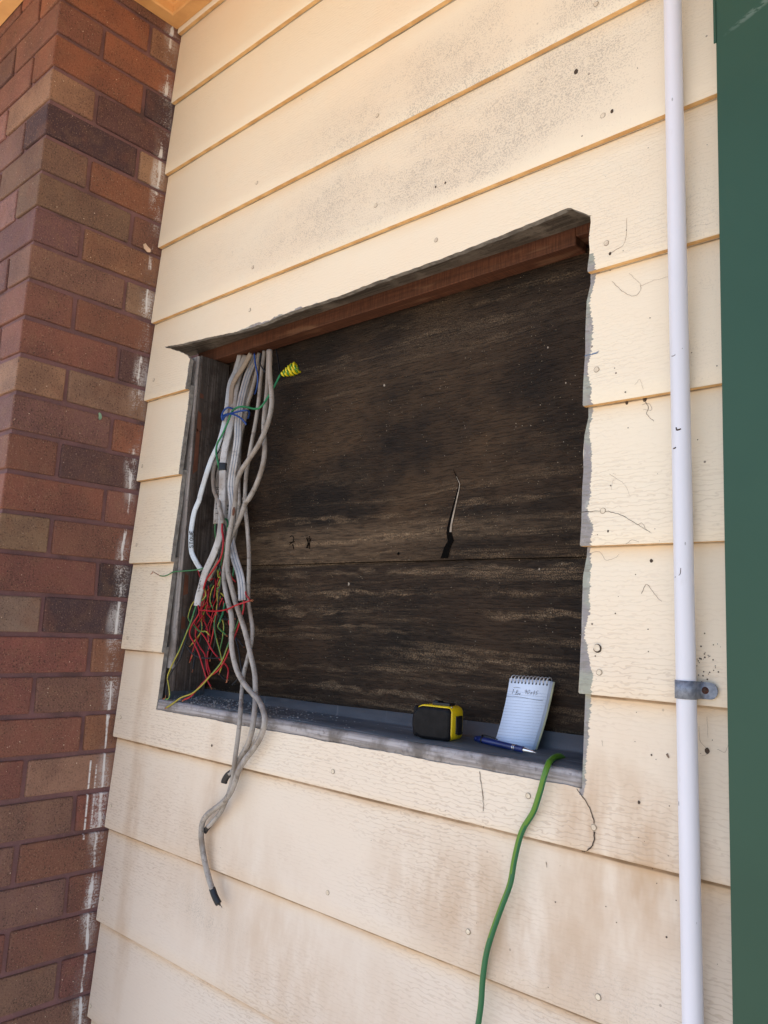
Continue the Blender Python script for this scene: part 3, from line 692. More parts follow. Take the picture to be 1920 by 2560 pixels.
# ------------------------------------------------------------------ conduit and saddle
pcx, prad = 1.3245, .0118; PY = -.0135
pr = thing('conduit_pipe', 'white plastic conduit running up the weatherboards beside the green post', 'pipe', (pcx, PY, -.25))
bm = bmesh.new()
pa, pb_ = U(1681, 0, PY), U(1732, 2560, PY); pdir = (pa-pb_)
def onaxis(z): t = (z-pb_.z)/pdir.z; return pb_+pdir*t
path = [onaxis(z*.1-.25)+Vector((nz(z*.1, 2, .0008), 0, 0)) for z in range(30)]
sweep(bm, path, circ(prad, 28))
for l in ([(1262, 378), (1266, 388), (1283, 384)], [(1262, 388), (1270, 389), (1282, 384)], [(1251, 469), (1256, 467), (1261, 464)], [(1257, 1025), (1278, 1013), (1282, 985)], [(1243, 70), (1255, 66), (1290, 35)]):
    ps = []
    for x, y in l:
        u, v = r4(x, y); d = ray(u, v); a = onaxis(U(u, v, PY).z); o2 = CAM-a; A = d.x**2+d.y**2; B = o2.x*d.x+o2.y*d.y; Cq = o2.x**2+o2.y**2-prad**2
        ps.append(CAM+d*((-B-math.sqrt(max(0, B*B-A*Cq)))/A))
    stroke(bm, cr(ps, 4), .0009 if y > 300 and y < 500 else .0004, 1)
build('pipe', bm, ['pvc', 'crack'], pr)
pc = onaxis(1.137).x
sc_ = thing('pipe_saddle', 'galvanised metal saddle clip with a rusty screw holding the white conduit', 'pipe clip', (pc, PY, 1.137))
bm = bmesh.new(); H2 = .0108; rs = prad+.0007; prof = []
for i in range(19): a = math.pi*(1.0+.12) - (math.pi*1.0+.12)*i/18; prof.append((pc+rs*math.cos(a)*1.0, PY-rs*math.sin(a)))
prof = [(pc-rs, -.001)]+prof[2:]+[(pc+rs+.0006, -.006), (pc+rs+.002, -.0035), (pc+rs+.005, -.0030)]
th = .0012; ring = []
tabx = U(1640+.1326*1168, 1640+.1326*640, -.003).x
pts2 = prof
for q, (x, y) in enumerate(pts2):
    zt = H2*(.93 if q > len(pts2)-4 else 1)
    ring.append((bm.verts.new((x, y, 1.137+zt)), bm.verts.new((x, y, 1.137-zt))))
for a, b in zip(ring, ring[1:]):
    f = bm.faces.new((a[0], b[0], b[1], a[1])); f.smooth = True
last = ring[-1]; cx2 = tabx-H2*.9; arc = []
for i in range(13): a = math.pi/2-math.pi*i/12; arc.append(bm.verts.new((cx2+.95*H2*.93*math.cos(a), -.0030, 1.137+H2*.93*math.sin(a))))
bm.faces.new([last[0]]+arc+[last[1]])
o = build('strap', bm, 'galv', sc_); md = o.modifiers.new('thick', 'SOLIDIFY'); md.thickness = th; md.offset = 0
sxp = U(1640+.1326*925, 1640+.1326*650, -.004)
bm = bmesh.new(); lathe(bm, Vector((sxp.x, -.0030, sxp.z)), Vector((0, -1, 0)), [(0, .0043), (.0008, .0043), (.0018, .0034), (.0022, .0015)], 16); 
box(bm, sxp.x-.003, sxp.x+.003, -.0054, -.0050, sxp.z-.0004, sxp.z+.0004, 1); box(bm, sxp.x-.0004, sxp.x+.0004, -.0055, -.00505, sxp.z-.003, sxp.z+.003, 1)
build('screw', bm, ['rusty', 'crack'], sc_)

# ------------------------------------------------------------------ cables
def path3(pts, n=8):                                # [(f, x, y, depth)...] -> smooth 3-D path
    return cr([U(*f(x, y), d) for f, x, y, d in pts], n)
GC = 'cables hanging in the opening'
def cable(label, pts, w, t, mat, lobes=3, tip=None, stripes=False, group=GC, n=9):
    P = path3(pts, n); root = thing('electrical_cable', label, 'cable', P[0], group)
    bm = bmesh.new(); prof = flatprof(w, t, lobes) if lobes else circ(w/2, 14)
    sweep(bm, P, prof); root['_'] = 0; del root['_']
    if stripes:
        fr = []; tmp = bmesh.new(); sweep(tmp, P, prof, frames=fr); tmp.free()
        for s in (-.18, .16): sweep(bm, [p+a*(w*s)+b*(t*.46) for p, a, b in fr], circ(.0006, 5), mi=1)
    build('sheath', bm, [mat, 'bluestripe'], root, False)
    return root
def core(root, mat, pts, r=.00145, tip=None, n=7, part='core_wire', tw=3.0, tipr=.0010):
    P = path3([(fb, *p) if not callable(p[0]) else p for p in pts], n); bm = bmesh.new(); lay = bm.loops.layers.float_color.new('strip')
    sweep(bm, P, circ(r, 8), lay=lay, stripf=lambda j, i: 1.0 if math.sin(2*math.pi*j+tw*i) > .15 else 0.0)
    o = build(part, bm, mat, root)
    if tip:
        d = (P[-1]-P[-2]).normalized(); b2 = bmesh.new()
        for k in range(4):
            e = Vector((rk.gauss(0, .35), rk.gauss(0, .25), rk.gauss(0, .35)))
            sweep(b2, cr([P[-1]-d*.002, P[-1]+d*tip*.45+e*tip*.15, P[-1]+d*tip*.8+e*tip*.5], 3), circ(tipr, 5))
        build('copper_strands', b2, 'copper', o)
    return o
def tapewrap(root, P, w, t, name='tape_wrap'):
    bm = bmesh.new(); sweep(bm, P, flatprof(w, t, 1, 20, 0)); return build(name, bm, 'tape', root)

c1 = cable('bluish white cable bowing out furthest left in the bundle, handwritten STOUE', [(fa, 905, 250, .085), (fa, 865, 400, .082), (fa, 810, 530, .072), (fa, 782, 740, .060), (fa, 752, 920, .052), (fa, 705, 1090, .046), (fa, 640, 1230, .042), (fa, 585, 1390, .038), (fa, 535, 1560, .036), (fb, 520, 40, .036), (fb, 475, 150, .036), (fb, 448, 300, .037), (fb, 443, 420, .038), (fb, 450, 530, .040), (fb, 490, 620, .045), (fb, 540, 700, .052)], .0112, .0068, 'cstove', 0 or 2)
bm = bmesh.new()
def hand(bm, f, org, ax, up, glyphs, y, r=.0007, gap=1.25):   # handwriting: strokes in a unit em, org = start of the line
    k = 0.0
    for g_ in glyphs:
        for s in g_: stroke(bm, cr([U(*f(org[0]+ax[0]*(k+px)+up[0]*py, org[1]+ax[1]*(k+px)+up[1]*py), y) for px, py in s], 3), r)
        k += gap
GL = {'S': [[(.8, .9), (.3, 1), (.1, .75), (.6, .5), (.85, .25), (.5, 0), (.05, .1)]], 'T': [[(0, .95), (.9, 1)], [(.45, 1), (.45, 0)]], 'O': [[(.5, 1), (.1, .7), (.1, .3), (.5, 0), (.9, .35), (.85, .75), (.5, 1)]], 'V': [[(0, 1), (.1, .2), (.45, 0), (.8, .2), (.9, 1)]], 'U': [[(.05, 1), (.1, .25), (.45, 0), (.8, .25), (.85, 1)], [(.85, 1), (.9, 0)]],
      'E': [[(.9, 1), (.1, .95), (.1, .05), (.9, 0)], [(.1, .5), (.7, .55)]], 'L': [[(.1, 1), (.1, 0), (.8, .05)]], 'I': [[(.4, 1), (.4, 0)]], 'G': [[(.85, .8), (.4, 1), (.1, .5), (.45, 0), (.85, .2), (.85, .5), (.5, .5)]], 'H': [[(.1, 1), (.1, 0)], [(.85, 1), (.85, 0)], [(.1, .5), (.85, .5)]],
      '1': [[(.3, .8), (.55, 1), (.5, 0)]], '6': [[(.8, 1), (.3, .7), (.1, .3), (.45, 0), (.85, .3), (.5, .5), (.15, .35)]], 'A': [[(0, 0), (.45, 1), (.85, 0)], [(.2, .4), (.7, .4)]], 'M': [[(0, 0), (.1, .9), (.45, .3), (.8, .9), (.9, 0)]], '8': [[(.5, .5), (.15, .75), (.5, 1), (.8, .75), (.5, .5), (.1, .25), (.5, 0), (.85, .25), (.5, .5)]], '.': [[(.4, .4), (.5, .45), (.5, .4)]], '9': [[(.8, .7), (.4, 1), (.1, .7), (.5, .5), (.8, .75), (.7, 0)]], '0': [[(.5, 1), (.1, .6), (.3, 0), (.8, .3), (.75, .8), (.5, 1)]], 'x': [[(.1, .7), (.8, .1)], [(.75, .7), (.1, 0)]], '4': [[(.5, 1), (.1, .4), (.9, .4)], [(.7, .8), (.65, -.1)]], '5': [[(.85, 1), (.3, .95), (.2, .55), (.7, .5), (.7, .1), (.2, 0)]], 'c': [[(.8, .8), (.3, .8), (.15, .4), (.4, .05), (.85, .15)]], 'r': [[(.2, .8), (.2, 0)], [(.2, .5), (.5, .8), (.8, .7)]]}
hand(bm, fb, (462, 490), (0, -27), (-32, 0), [GL[c] for c in 'STOUE'], .0327, .00075)
build('handwriting', bm, 'ink', c1)
core(c1, 'core_red', [(510, 700, .054), (522, 745, .056), (540, 800, .06), (560, 930, .064), (600, 1010, .066), (612, 1055, .066)], tip=.006)
core(c1, 'core_gy', [(565, 680, .040), (500, 695, .034), (440, 702, .030), (360, 708, .022), (280, 715, .012), (230, 742, .004), (190, 755, .0), (150, 752, -.003)], tw=1.0)
bm = bmesh.new(); stroke(bm, path3([(fb, 150, 752, -.003), (fb, 110, 728, -.005), (fb, 80, 714, -.006), (fb, 76, 730, -.006), (fb, 62, 738, -.006)], 4), .0009); build('copper_strands', bm, 'copper', c1)
core(c1, 'core_black', [(545, 700, .058), (575, 800, .064), (600, 850, .07), (620, 960, .072), (600, 1060, .074), (640, 1180, .075)])

c3 = cable('dirty flat white cable with a band of black tape, split open low at the left', [(fa, 960, 260, .088), (fa, 900, 430, .080), (fa, 860, 600, .070), (fa, 840, 800, .060), (fa, 810, 950, .052), (fa, 770, 1110, .046), (fa, 748, 1250, .043), (fa, 742, 1350, .042), (fa, 740, 1500, .044), (fa, 738, 1640, .046), (fb, 735, 150, .046), (fb, 722, 330, .043), (fb, 700, 430, .042), (fb, 660, 540, .041), (fb, 615, 640, .040), (fb, 575, 730, .039), (fb, 545, 840, .039), (fb, 515, 950, .038), (fb, 502, 1035, .038)], .0152, .0074, 'cwhite')
tapewrap(c3, path3([(fa, 745, 1275, .0425), (fa, 742, 1310, .042), (fa, 742, 1345, .042)], 5), .0176, .0098)
bm = bmesh.new(); hand(bm, fb, (516, 905), (4.5, -24), (-20, -4), [GL[c] for c in 'cLxcr'], .0338, .0005); build('handwriting', bm, 'ink', c3)
core(c3, 'core_gy', [(492, 1030, .036), (470, 1100, .033), (440, 1190, .030), (400, 1290, .026), (330, 1460, .018), (275, 1570, .012), (240, 1650, .010), (222, 1715, .010), (235, 1800, .010), (242, 1880, .009), (225, 1915, .006), (200, 1912, .003)], .0017, tip=.006, tw=6)
core(c3, 'core_red', [(510, 1030, .037), (520, 1100, .036), (495, 1150, .034), (450, 1220, .033), (430, 1300, .033), (470, 1385, .036), (515, 1480, .040), (555, 1610, .045), (590, 1720, .05), (628, 1795, .052)], .0017, tip=.007)
core(c3, 'core_red', [(520, 1075, .034), (590, 1080, .030), (665, 1086, .026), (770, 1072, .022), (880, 1025, .020), (1000, 987, .024)], .0017, tip=.011)
core(c3, 'core_black', [(505, 1035, .042), (480, 1150, .040), (420, 1270, .032), (390, 1370, .026), (335, 1540, .018), (255, 1665, .012), (218, 1760, .010), (205, 1880, .008)], .0017, tip=.007)
c2 = cable('short grey cable cut off behind the taped one, with a red core showing', [(fa, 1000, 250, .095), (fa, 900, 420, .092), (fa, 835, 530, .086), (fa, 822, 700, .078), (fa, 800, 900, .072), (fa, 745, 1130, .064), (fa, 668, 1290, .056), (fa, 652, 1390, .052), (fa, 662, 1530, .046), (fa, 705, 1640, .040), (fb, 708, 100, .037), (fb, 738, 215, .034), (fb, 745, 262, .034)], .0098, .0078, 'cgrey', 0)
core(c2, 'core_red', [(738, 255, .033), (736, 330, .032), (748, 410, .032), (740, 520, .033), (720, 590, .034), (690, 640, .034), (640, 715, .034), (590, 785, .036), (560, 880, .042)], .0021)
core(c2, 'core_black', [(752, 255, .036), (765, 330, .040), (750, 430, .044), (715, 520, .046), (705, 600, .046), (722, 690, .05), (735, 780, .054), (705, 950, .058), (700, 1100, .06), (740, 1160, .055), (850, 1155, .05)], .0019, tip=.005)
core(c2, 'core_green', [(748, 250, .04), (770, 215, .05), (790, 260, .05), (778, 330, .055)], .0018)
c4 = cable('grey cable stub with handwriting hanging behind the red cored one', [(fa, 900, 600, .096), (fa, 850, 900, .090), (fa, 770, 1150, .082), (fa, 705, 1400, .070), (fa, 692, 1640, .062), (fb, 685, 130, .058), (fb, 680, 262, .057)], .0122, .0066, 'cgrey', 2)
bm = bmesh.new(); hand(bm, fa, (712, 1640), (-2, -30), (-26, 0), [GL[c] for c in 'LIGH'], .0562, .0007); build('handwriting', bm, 'ink', c4); bm = bmesh.new(); hand(bm, fb, (700, 165), (0, -30), (-24, 0), [GL['L']], .0532, .0007); hand(bm, fb, (700, 128), (0, -30), (-24, 0), [GL['I'], GL['r']], .0532, .0007); build('handwriting', bm, 'ink', c4)
core(c4, 'core_black', [(684, 260, .057), (680, 330, .058), (690, 420, .062), (705, 520, .064), (700, 640, .066), (660, 780, .066), (650, 900, .068), (655, 1000, .07)], .0017)
core(c4, 'core_gy', [(672, 258, .055), (668, 310, .056), (672, 360, .06), (690, 500, .07), (730, 620, .07), (700, 720, .068), (722, 790, .066), (705, 880, .066), (688, 895, .064), (730, 920, .06), (752, 945, .06)], .0015)
c5 = cable('pale grey cable stub marked 16A in the middle of the bundle', [(fa, 1000, 500, .100), (fa, 930, 800, .094), (fa, 830, 1100, .086), (fa, 800, 1300, .076), (fa, 792, 1500, .070), (fb, 788, 60, .066), (fb, 786, 200, .064), (fb, 782, 335, .064), (fb, 776, 420, .066)], .0122, .0066, 'cgrey', 2)
bm = bmesh.new(); hand(bm, fb, (806, 175), (0, -28), (-24, 0), [GL[c] for c in '16A'], .0596, .0007); build('handwriting', bm, 'ink', c5); bm = bmesh.new(); hand(bm, fb, (800, 330), (0, -26), (-22, 0), [GL[c] for c in 'rA'], .0596, .0006); build('handwriting', bm, 'ink', c5)
core(c5, 'core_gy', [(775, 420, .068), (745, 560, .07), (728, 640, .07), (735, 740, .068), (700, 830, .066), (690, 930, .068), (700, 1040, .07)], .0016)
core(c5, 'core_red', [(785, 420, .068), (760, 600, .07), (700, 780, .068), (690, 830, .066), (712, 900, .066), (705, 980, .068), (690, 1060, .07), (640, 1180, .07), (620, 1260, .068), (622, 1310, .066)], .0017, tip=.005)
core(c5, 'core_red', [(742, 960, .06), (705, 1040, .062), (680, 1110, .062), (655, 1270, .062), (625, 1400, .062), (600, 1490, .06), (600, 1580, .058), (622, 1660, .056)], .0017, tip=.004)
core(c5, 'core_green', [(762, 1010, .064), (748, 1090, .06), (728, 1150, .056), (712, 1188, .054)], .0026)
c6 = cable('flat white cable with thin blue stripes ending in bare cores', [(fa, 1060, 260, .090), (fa, 985, 430, .080), (fa, 930, 620, .068), (fa, 900, 780, .058), (fa, 888, 900, .054), (fa, 882, 1050, .052), (fa, 858, 1220, .052), (fa, 832, 1380, .054), (fa, 822, 1500, .056), (fa, 835, 1640, .058), (fb, 832, 120, .058), (fb, 822, 250, .058), (fb, 818, 380, .057), (fb, 832, 490, .054), (fb, 862, 610, .050), (fb, 898, 720, .047), (fb, 920, 840, .046), (fb, 926, 985, .046)], .0165, .0072, 'cwhite', 4, stripes=True)
core(c6, 'core_red', [(940, 985, .046), (943, 1040, .044), (925, 1120, .042), (875, 1270, .040), (805, 1450, .038), (745, 1580, .036), (685, 1655, .034), (610, 1705, .030), (520, 1800, .024), (445, 1885, .016), (375, 1922, .010)], .0018, tip=.006)
core(c6, 'core_gy', [(930, 985, .048), (930, 1050, .046), (892, 1170, .044), (850, 1275, .044), (800, 1385, .042), (745, 1530, .038), (705, 1600, .034), (620, 1700, .027), (540, 1790, .022), (450, 1862, .016), (350, 1900, .010), (280, 1950, .005), (212, 1995, .001)], .0017, tip=.005, tw=4)
core(c6, 'core_black', [(905, 985, .048), (890, 1020, .052), (860, 1200, .060), (862, 1330, .062), (890, 1440, .062), (912, 1600, .062), (922, 1660, .062), (880, 1730, .06), (830, 1780, .058)], .0015)
core(c6, 'core_red', [(955, 900, .050), (965, 935, .048), (985, 960, .042), (1000, 985, .036)], .0018)
bm = bmesh.new(); sweep(bm, path3([(fb, 900, 982, .0455), (fb, 902, 1000, .0455)], 3), circ(.0035, 10)); build('cut_core', bm, 'tape', c6)

# a looser clutch of cores whose sheaths end behind the others
c10 = cable('brownish grey cable behind the bundle, fanning out into many thin cores', [(fa, 1085, 250, .102), (fa, 1040, 450, .098), (fa, 1000, 620, .094), (fa, 965, 780, .090), (fa, 930, 920, .088), (fa, 900, 1100, .088), (fa, 870, 1350, .086), (fa, 850, 1640, .082), (fb, 800, 300, .080), (fb, 740, 520, .078), (fb, 690, 640, .076), (fb, 640, 730, .074), (fb, 610, 800, .073)], .0110, .0076, 'cbrown', 2)
for mt, pts, rad, tp in (('core_red', [(610, 800, .074), (670, 780, .07), (668, 900, .07), (645, 1000, .07), (618, 1050, .068)], .0016, .004),
    ('core_red', [(560, 1125, .056), (520, 1170, .054), (492, 1225, .053), (488, 1330, .053), (525, 1420, .054), (575, 1500, .056), (592, 1620, .056), (612, 1695, .056)], .0017, .003),
    ('core_red', [(470, 1190, .048), (505, 1245, .050), (580, 1340, .054), (640, 1450, .056), (700, 1525, .056), (770, 1590, .054), (795, 1640, .052), (785, 1725, .050)], .0017, .008),
    ('core_red', [(800, 700, .068), (830, 770, .066), (862, 808, .064)], .0016, None), ('core_green', [(850, 430, .07), (860, 530, .07), (845, 700, .07), (825, 820, .07)], .0018, None),
    ('core_gy', [(700, 1090, .064), (678, 1120, .062), (662, 1230, .060), (685, 1360, .058), (718, 1480, .056), (735, 1580, .054), (715, 1660, .052)], .0016, .008),
    ('core_gy', [(470, 1215, .044), (505, 1262, .042), (540, 1278, .040), (585, 1278, .040), (615, 1310, .040)], .0016, .006), ('core_yg', [(570, 870, .05), (582, 930, .046), (560, 975, .044), (528, 992, .042)], .0015, None),
    ('core_yg', [(500, 960, .05), (455, 1020, .044), (432, 1080, .042), (418, 1150, .042), (440, 1190, .042)], .0014, None), ('core_yg', [(660, 840, .064), (632, 910, .062), (624, 990, .062), (650, 1060, .064)], .0015, None),
    ('core_yg', [(690, 690, .068), (700, 760, .064), (722, 775, .06), (712, 850, .058), (690, 885, .056)], .0015, None),
    ('core_black', [(390, 1395, .030), (440, 1470, .036), (520, 1520, .042), (620, 1530, .05), (720, 1525, .054)], .0016, None),
    ('core_black', [(520, 1180, .06), (570, 1260, .06), (618, 1330, .06), (602, 1450, .06), (640, 1440, .06), (700, 1520, .062)], .0015, None),
    ('core_black', [(680, 1265, .07), (740, 1305, .068), (800, 1312, .064), (870, 1340, .064), (940, 1420, .062)], .0015, .004),
    ('core_black', [(660, 1640, .06), (720, 1690, .058), (760, 1730, .056), (775, 1735, .054)], .0015, .01), ('core_black', [(760, 1130, .07), (800, 1200, .07), (840, 1260, .07)], .0014, None)):
    core(c10, mt, pts, rad, tp)

rw = random.Random(4)
for q in range(16):
    mt = ['core_red', 'core_red', 'core_yg', 'core_black', 'core_red', 'core_gy'][q % 6]
    x0, y0 = rw.uniform(560, 760), rw.uniform(820, 1050); x1 = x0+rw.uniform(-170, 60); y1 = y0+rw.uniform(260, 620); d0, d1 = rw.uniform(.058, .078), rw.uniform(.048, .07)
    pts = [(x0+(x1-x0)*t+rw.uniform(-38, 38)*(0 < t), y0+(y1-y0)*t, d0+(d1-d0)*t) for t in (0, .25, .5, .75, 1)]
    if y1 < 1750: core(c10, mt, pts, .0016, .007)
c8 = cable('straight grey cable, second from the right, reaching over the sill to a cut end', [(fa, 1135, 220, .070), (fa, 1105, 450, .064), (fa, 1080, 700, .058), (fa, 1050, 900, .056), (fa, 1012, 1100, .054), (fa, 985, 1250, .054), (fa, 962, 1400, .056), (fa, 952, 1600, .058), (fb, 948, 30, .060), (fb, 962, 180, .062), (fb, 975, 320, .062), (fb, 988, 500, .060), (fb, 990, 680, .058), (fb, 984, 850, .058), (fb, 986, 1000, .058), (fb, 1006, 1130, .056), (fb, 1022, 1260, .054), (fb, 1010, 1390, .050), (fb, 975, 1540, .044), (fb, 940, 1680, .036), (fb, 922, 1850, .026), (fb, 915, 1960, .014), (fc, 890, 270, -.004), (fc, 880, 400, -.011), (fc, 862, 560, -.012), (fc, 842, 700, -.012), (fc, 828, 820, -.012), (fc, 812, 930, -.009), (fc, 775, 1060, -.008), (fc, 735, 1160, -.008), (fc, 690, 1240, -.008), (fc, 630, 1310, -.008), (fc, 592, 1352, -.008)], .0088, .0088, 'cgrey', 0)
tapewrap(c8, path3([(fc, 600, 1345, -.008), (fc, 580, 1368, -.007), (fc, 560, 1400, -.006)], 4), .0094, .0060)
c9 = cable('long grey cable hanging lowest, its black taped end in front of the boards', [(fa, 1178, 210, .052), (fa, 1172, 400, .050), (fa, 1160, 620, .048), (fa, 1138, 800, .048), (fa, 1130, 960, .046), (fa, 1138, 1140, .044), (fa, 1118, 1300, .042), (fa, 1062, 1470, .042), (fa, 995, 1600, .042), (fb, 955, 70, .042), (fb, 915, 180, .041), (fb, 848, 330, .040), (fb, 800, 450, .040), (fb, 775, 600, .040), (fb, 757, 720, .036), (fb, 762, 850, .034), (fb, 790, 990, .030), (fb, 822, 1120, .028), (fb, 828, 1250, .028), (fb, 824, 1380, .028), (fb, 842, 1520, .028), (fb, 882, 1660, .028), (fb, 945, 1770, .026), (fb, 1030, 1870, .020), (fc, 1060, 190, .010), (fc, 1100, 285, -.006), (fc, 1112, 390, -.014), (fc, 1076, 520, -.013), (fc, 1005, 640, -.013), (fc, 930, 735, -.014), (fc, 872, 835, -.019), (fc, 838, 940, -.018), (fc, 798, 1035, -.017), (fc, 735, 1120, -.016), (fc, 650, 1190, -.016), (fc, 580, 1245, -.015), (fc, 538, 1320, -.013), (fc, 528, 1430, -.012), (fc, 540, 1560, -.011), (fc, 570, 1720, -.011), (fc, 605, 1850, -.011), (fc, 632, 1930, -.011)], .0108, .0100, 'cgrey', 0)
tapewrap(c9, path3([(fc, 628, 1920, -.011), (fc, 650, 1985, -.011), (fc, 676, 2040, -.010), (fc, 690, 2062, -.009)], 5), .0122, .0088)
bm = bmesh.new(); P = path3([(fc, 686, 2050, -.009), (fc, 704, 2078, -.008)], 3); sweep(bm, P, flatprof(.0075, .003, 1, 12, 0), scale=lambda t: 1-.7*t); stroke(bm, path3([(fc, 704, 2075, -.008), (fc, 716, 2090, -.007), (fc, 718, 2100, -.007)], 3), .0006); build('tape_end', bm, 'tape', c9)
c7 = cable('thick grey cable crossing the bundle diagonally from upper right, with a rust spot', [(fa, 1188, 210, .040), (fa, 1186, 420, .038), (fa, 1198, 560, .036), (fa, 1205, 700, .034), (fa, 1182, 850, .032), (fa, 1142, 965, .030), (fa, 1080, 1100, .028), (fa, 995, 1230, .028), (fa, 915, 1350, .028), (fa, 872, 1470, .028), (fa, 862, 1620, .028), (fb, 850, 120, .028), (fb, 818, 290, .028), (fb, 792, 450, .028), (fb, 784, 600, .028), (fb, 795, 740, .027), (fb, 830, 880, .032), (fb, 862, 1000, .036), (fb, 902, 1120, .038), (fb, 950, 1270, .040), (fb, 985, 1410, .040), (fb, 1012, 1530, .038), (fb, 1040, 1650, .036), (fb, 1050, 1780, .030), (fb, 1050, 1900, .022), (fc, 1024, 230, .004), (fc, 1012, 360, -.009), (fc, 990, 490, -.012), (fc, 955, 600, -.005), (fc, 905, 690, -.004), (fc, 862, 770, -.004), (fc, 820, 840, -.003), (fc, 790, 865, -.004)], .0106, .0098, 'cgrey', 0)
tapewrap(c7, path3([(fc, 805, 855, -.004), (fc, 772, 878, -.005), (fc, 745, 920, -.006), (fc, 738, 948, -.006)], 4), .0120, .0080)
bm = bmesh.new(); sweep(bm, path3([(fb, 848, 105, .0236), (fb, 846, 140, .0236), (fb, 838, 185, .0236)], 4), flatprof(.0052, .0016, 1, 12, 0), scale=lambda t: .5+math.sin(t*3)*.6); build('rust_spot', bm, 'rust', c7)
c11 = cable('pale grey cable, third from the right under the lintel, hidden lower down', [(fa, 1085, 240, .086), (fa, 1062, 420, .082), (fa, 1010, 620, .078), (fa, 968, 740, .076), (fa, 945, 880, .076), (fa, 905, 1050, .078), (fa, 895, 1250, .072), (fa, 890, 1450, .068), (fa, 898, 1640, .068), (fb, 895, 100, .070), (fb, 870, 300, .070), (fb, 840, 430, .072), (fb, 820, 560, .076)], .0092, .0086, 'cgrey', 0)
c12 = cable('browned cable just under the lintel at the left of the bundle', [(fa, 945, 240, .104), (fa, 880, 330, .102), (fa, 858, 420, .100), (fa, 848, 560, .098), (fa, 850, 700, .096), (fa, 835, 900, .094), (fa, 810, 1100, .092), (fa, 790, 1300, .088), (fa, 775, 1500, .084), (fb, 765, 100, .082), (fb, 762, 250, .08)], .0105, .0078, 'cbrown', 2)
c13 = cable('tan cable at the top left of the bundle, passing in front of the browned one', [(fa, 1010, 240, .070), (fa, 930, 380, .068), (fa, 870, 470, .066), (fa, 832, 560, .064), (fa, 822, 720, .060), (fa, 818, 860, .062), (fa, 800, 1000, .066), (fa, 770, 1150, .070)], .0112, .0074, 'cbrown', 2)

# earth wire with a coiled end
ew = thing('earth_wire', 'green earth wire looped over the bundle with a yellow striped coil at its end', 'wire', U(*fa(1280, 450), .04))
core(ew, 'core_green', [(fa, 1285, 440, .052), (fa, 1225, 555, .042), (fa, 1170, 650, .030), (fa, 1105, 740, .022), (fa, 1045, 762, .026), (fa, 950, 742, .036), (fa, 880, 750, .038), (fa, 830, 790, .038), (fa, 785, 900, .036), (fa, 735, 1010, .034), (fa, 692, 1090, .034), (fa, 680, 1170, .034), (fa, 698, 1270, .035), (fa, 712, 1345, .044)], .0023, n=9, part='insulation')
bm = bmesh.new(); lay = bm.loops.layers.float_color.new('strip')
ca, cb = U(*fa(1300, 440), .05), U(*fa(1448, 370), .062); ax_ = (cb-ca); L = ax_.length; ax_.normalize(); e1 = ax_.orthogonal().normalized(); e2 = ax_.cross(e1); hx = []
for i in range(150):
    t = i/149; rad = .0025+.0080*min(1, t*1.6); hx.append(ca+ax_*(L*t)+(e1*math.cos(t*36)+e2*math.sin(t*36))*rad)
sweep(bm, hx, circ(.0028, 8), lay=lay, stripf=lambda j, i: 1.0 if math.sin(2*math.pi*j*1.0+i*60) > .55 else 0.0); build('coil', bm, 'coil', ew)
core(ew, 'core_black', [(fa, 1245, 200, .095), (fa, 1262, 290, .09), (fa, 1275, 370, .075), (fa, 1283, 435, .058)], .0013, part='thin_lead')
bt = thing('tie_wire', 'blue wire wound twice round the cable bundle as a tie', 'wire', U(*fa(740, 810), .03))
core(bt, 'core_blue', [(fa, 838, 762, .052), (fa, 790, 750, .050), (fa, 752, 780, .046), (fa, 733, 830, .044), (fa, 742, 868, .046), (fa, 760, 838, .042), (fa, 800, 812, .038), (fa, 860, 795, .034), (fa, 940, 778, .036), (fa, 985, 782, .046), (fa, 992, 815, .056), (fa, 980, 850, .062)], .0021, n=8, part='loop')
core(bt, 'core_blue', [(fa, 738, 840, .046), (fa, 768, 815, .040), (fa, 830, 812, .034), (fa, 890, 835, .033), (fa, 935, 872, .036), (fa, 965, 912, .042)], .0021, n=8, part='loop')
bl = thing('blue_wire', 'thin dark blue wire dropping from the lintel among the cables', 'wire', U(*fa(1045, 280), .06))
core(bl, 'core_blue', [(fa, 1040, 240, .062), (fa, 1050, 340, .060), (fa, 1072, 450, .056), (fa, 1066, 550, .058), (fa, 1045, 625, .066)], .0017, part='insulation')
bk_ = thing('black_wire', 'thin black wire curling from the lintel between two pale cables', 'wire', U(*fa(1090, 280), .06))
core(bk_, 'core_black', [(fa, 1100, 240, .060), (fa, 1090, 310, .058), (fa, 1108, 365, .056), (fa, 1145, 420, .056)], .0016, part='insulation')

# thick green wire over the right end of the sill
gw = thing('green_cable', 'thick green cable coming out of the sill and hanging down the boards', 'cable', U(*cp(1415, 850), .06))
bm = bmesh.new(); lay = bm.loops.layers.float_color.new('strip')
P = cr([U(*cp(1432, 872), .064), U(*cp(1412, 842), .060), U(*cp(1385, 832), .050), U(*cp(1345, 842), .036), U(*cp(1312, 872), .020), U(*r6(712, 358), .006), U(*r6(694, 410), -.006), U(*r6(672, 490), -.007), U(*r6(645, 570), -.0055), U(*r6(605, 635), -.0055), U(*r6(584, 690), -.0055), U(*r6(563, 780), -.004), U(*r6(545, 880), -.005), U(*r6(510, 975), -.006), U(*r6(472, 1080), -.006), U(*r6(443, 1180), -.006), U(*r6(427, 1290), -.006), U(*r6(419, 1400), -.006), U(*r6(405, 1500), -.006), U(*r6(380, 1640), -.008), U(*r6(370, 1800), -.01)], 9)
sweep(bm, P, circ(.0041, 14), lay=lay, stripf=lambda j, i: 1.0 if math.sin(2*math.pi*j+i*3.2+.5) > -.1 else 0.0); build('insulation', bm, 'bigwire', gw)

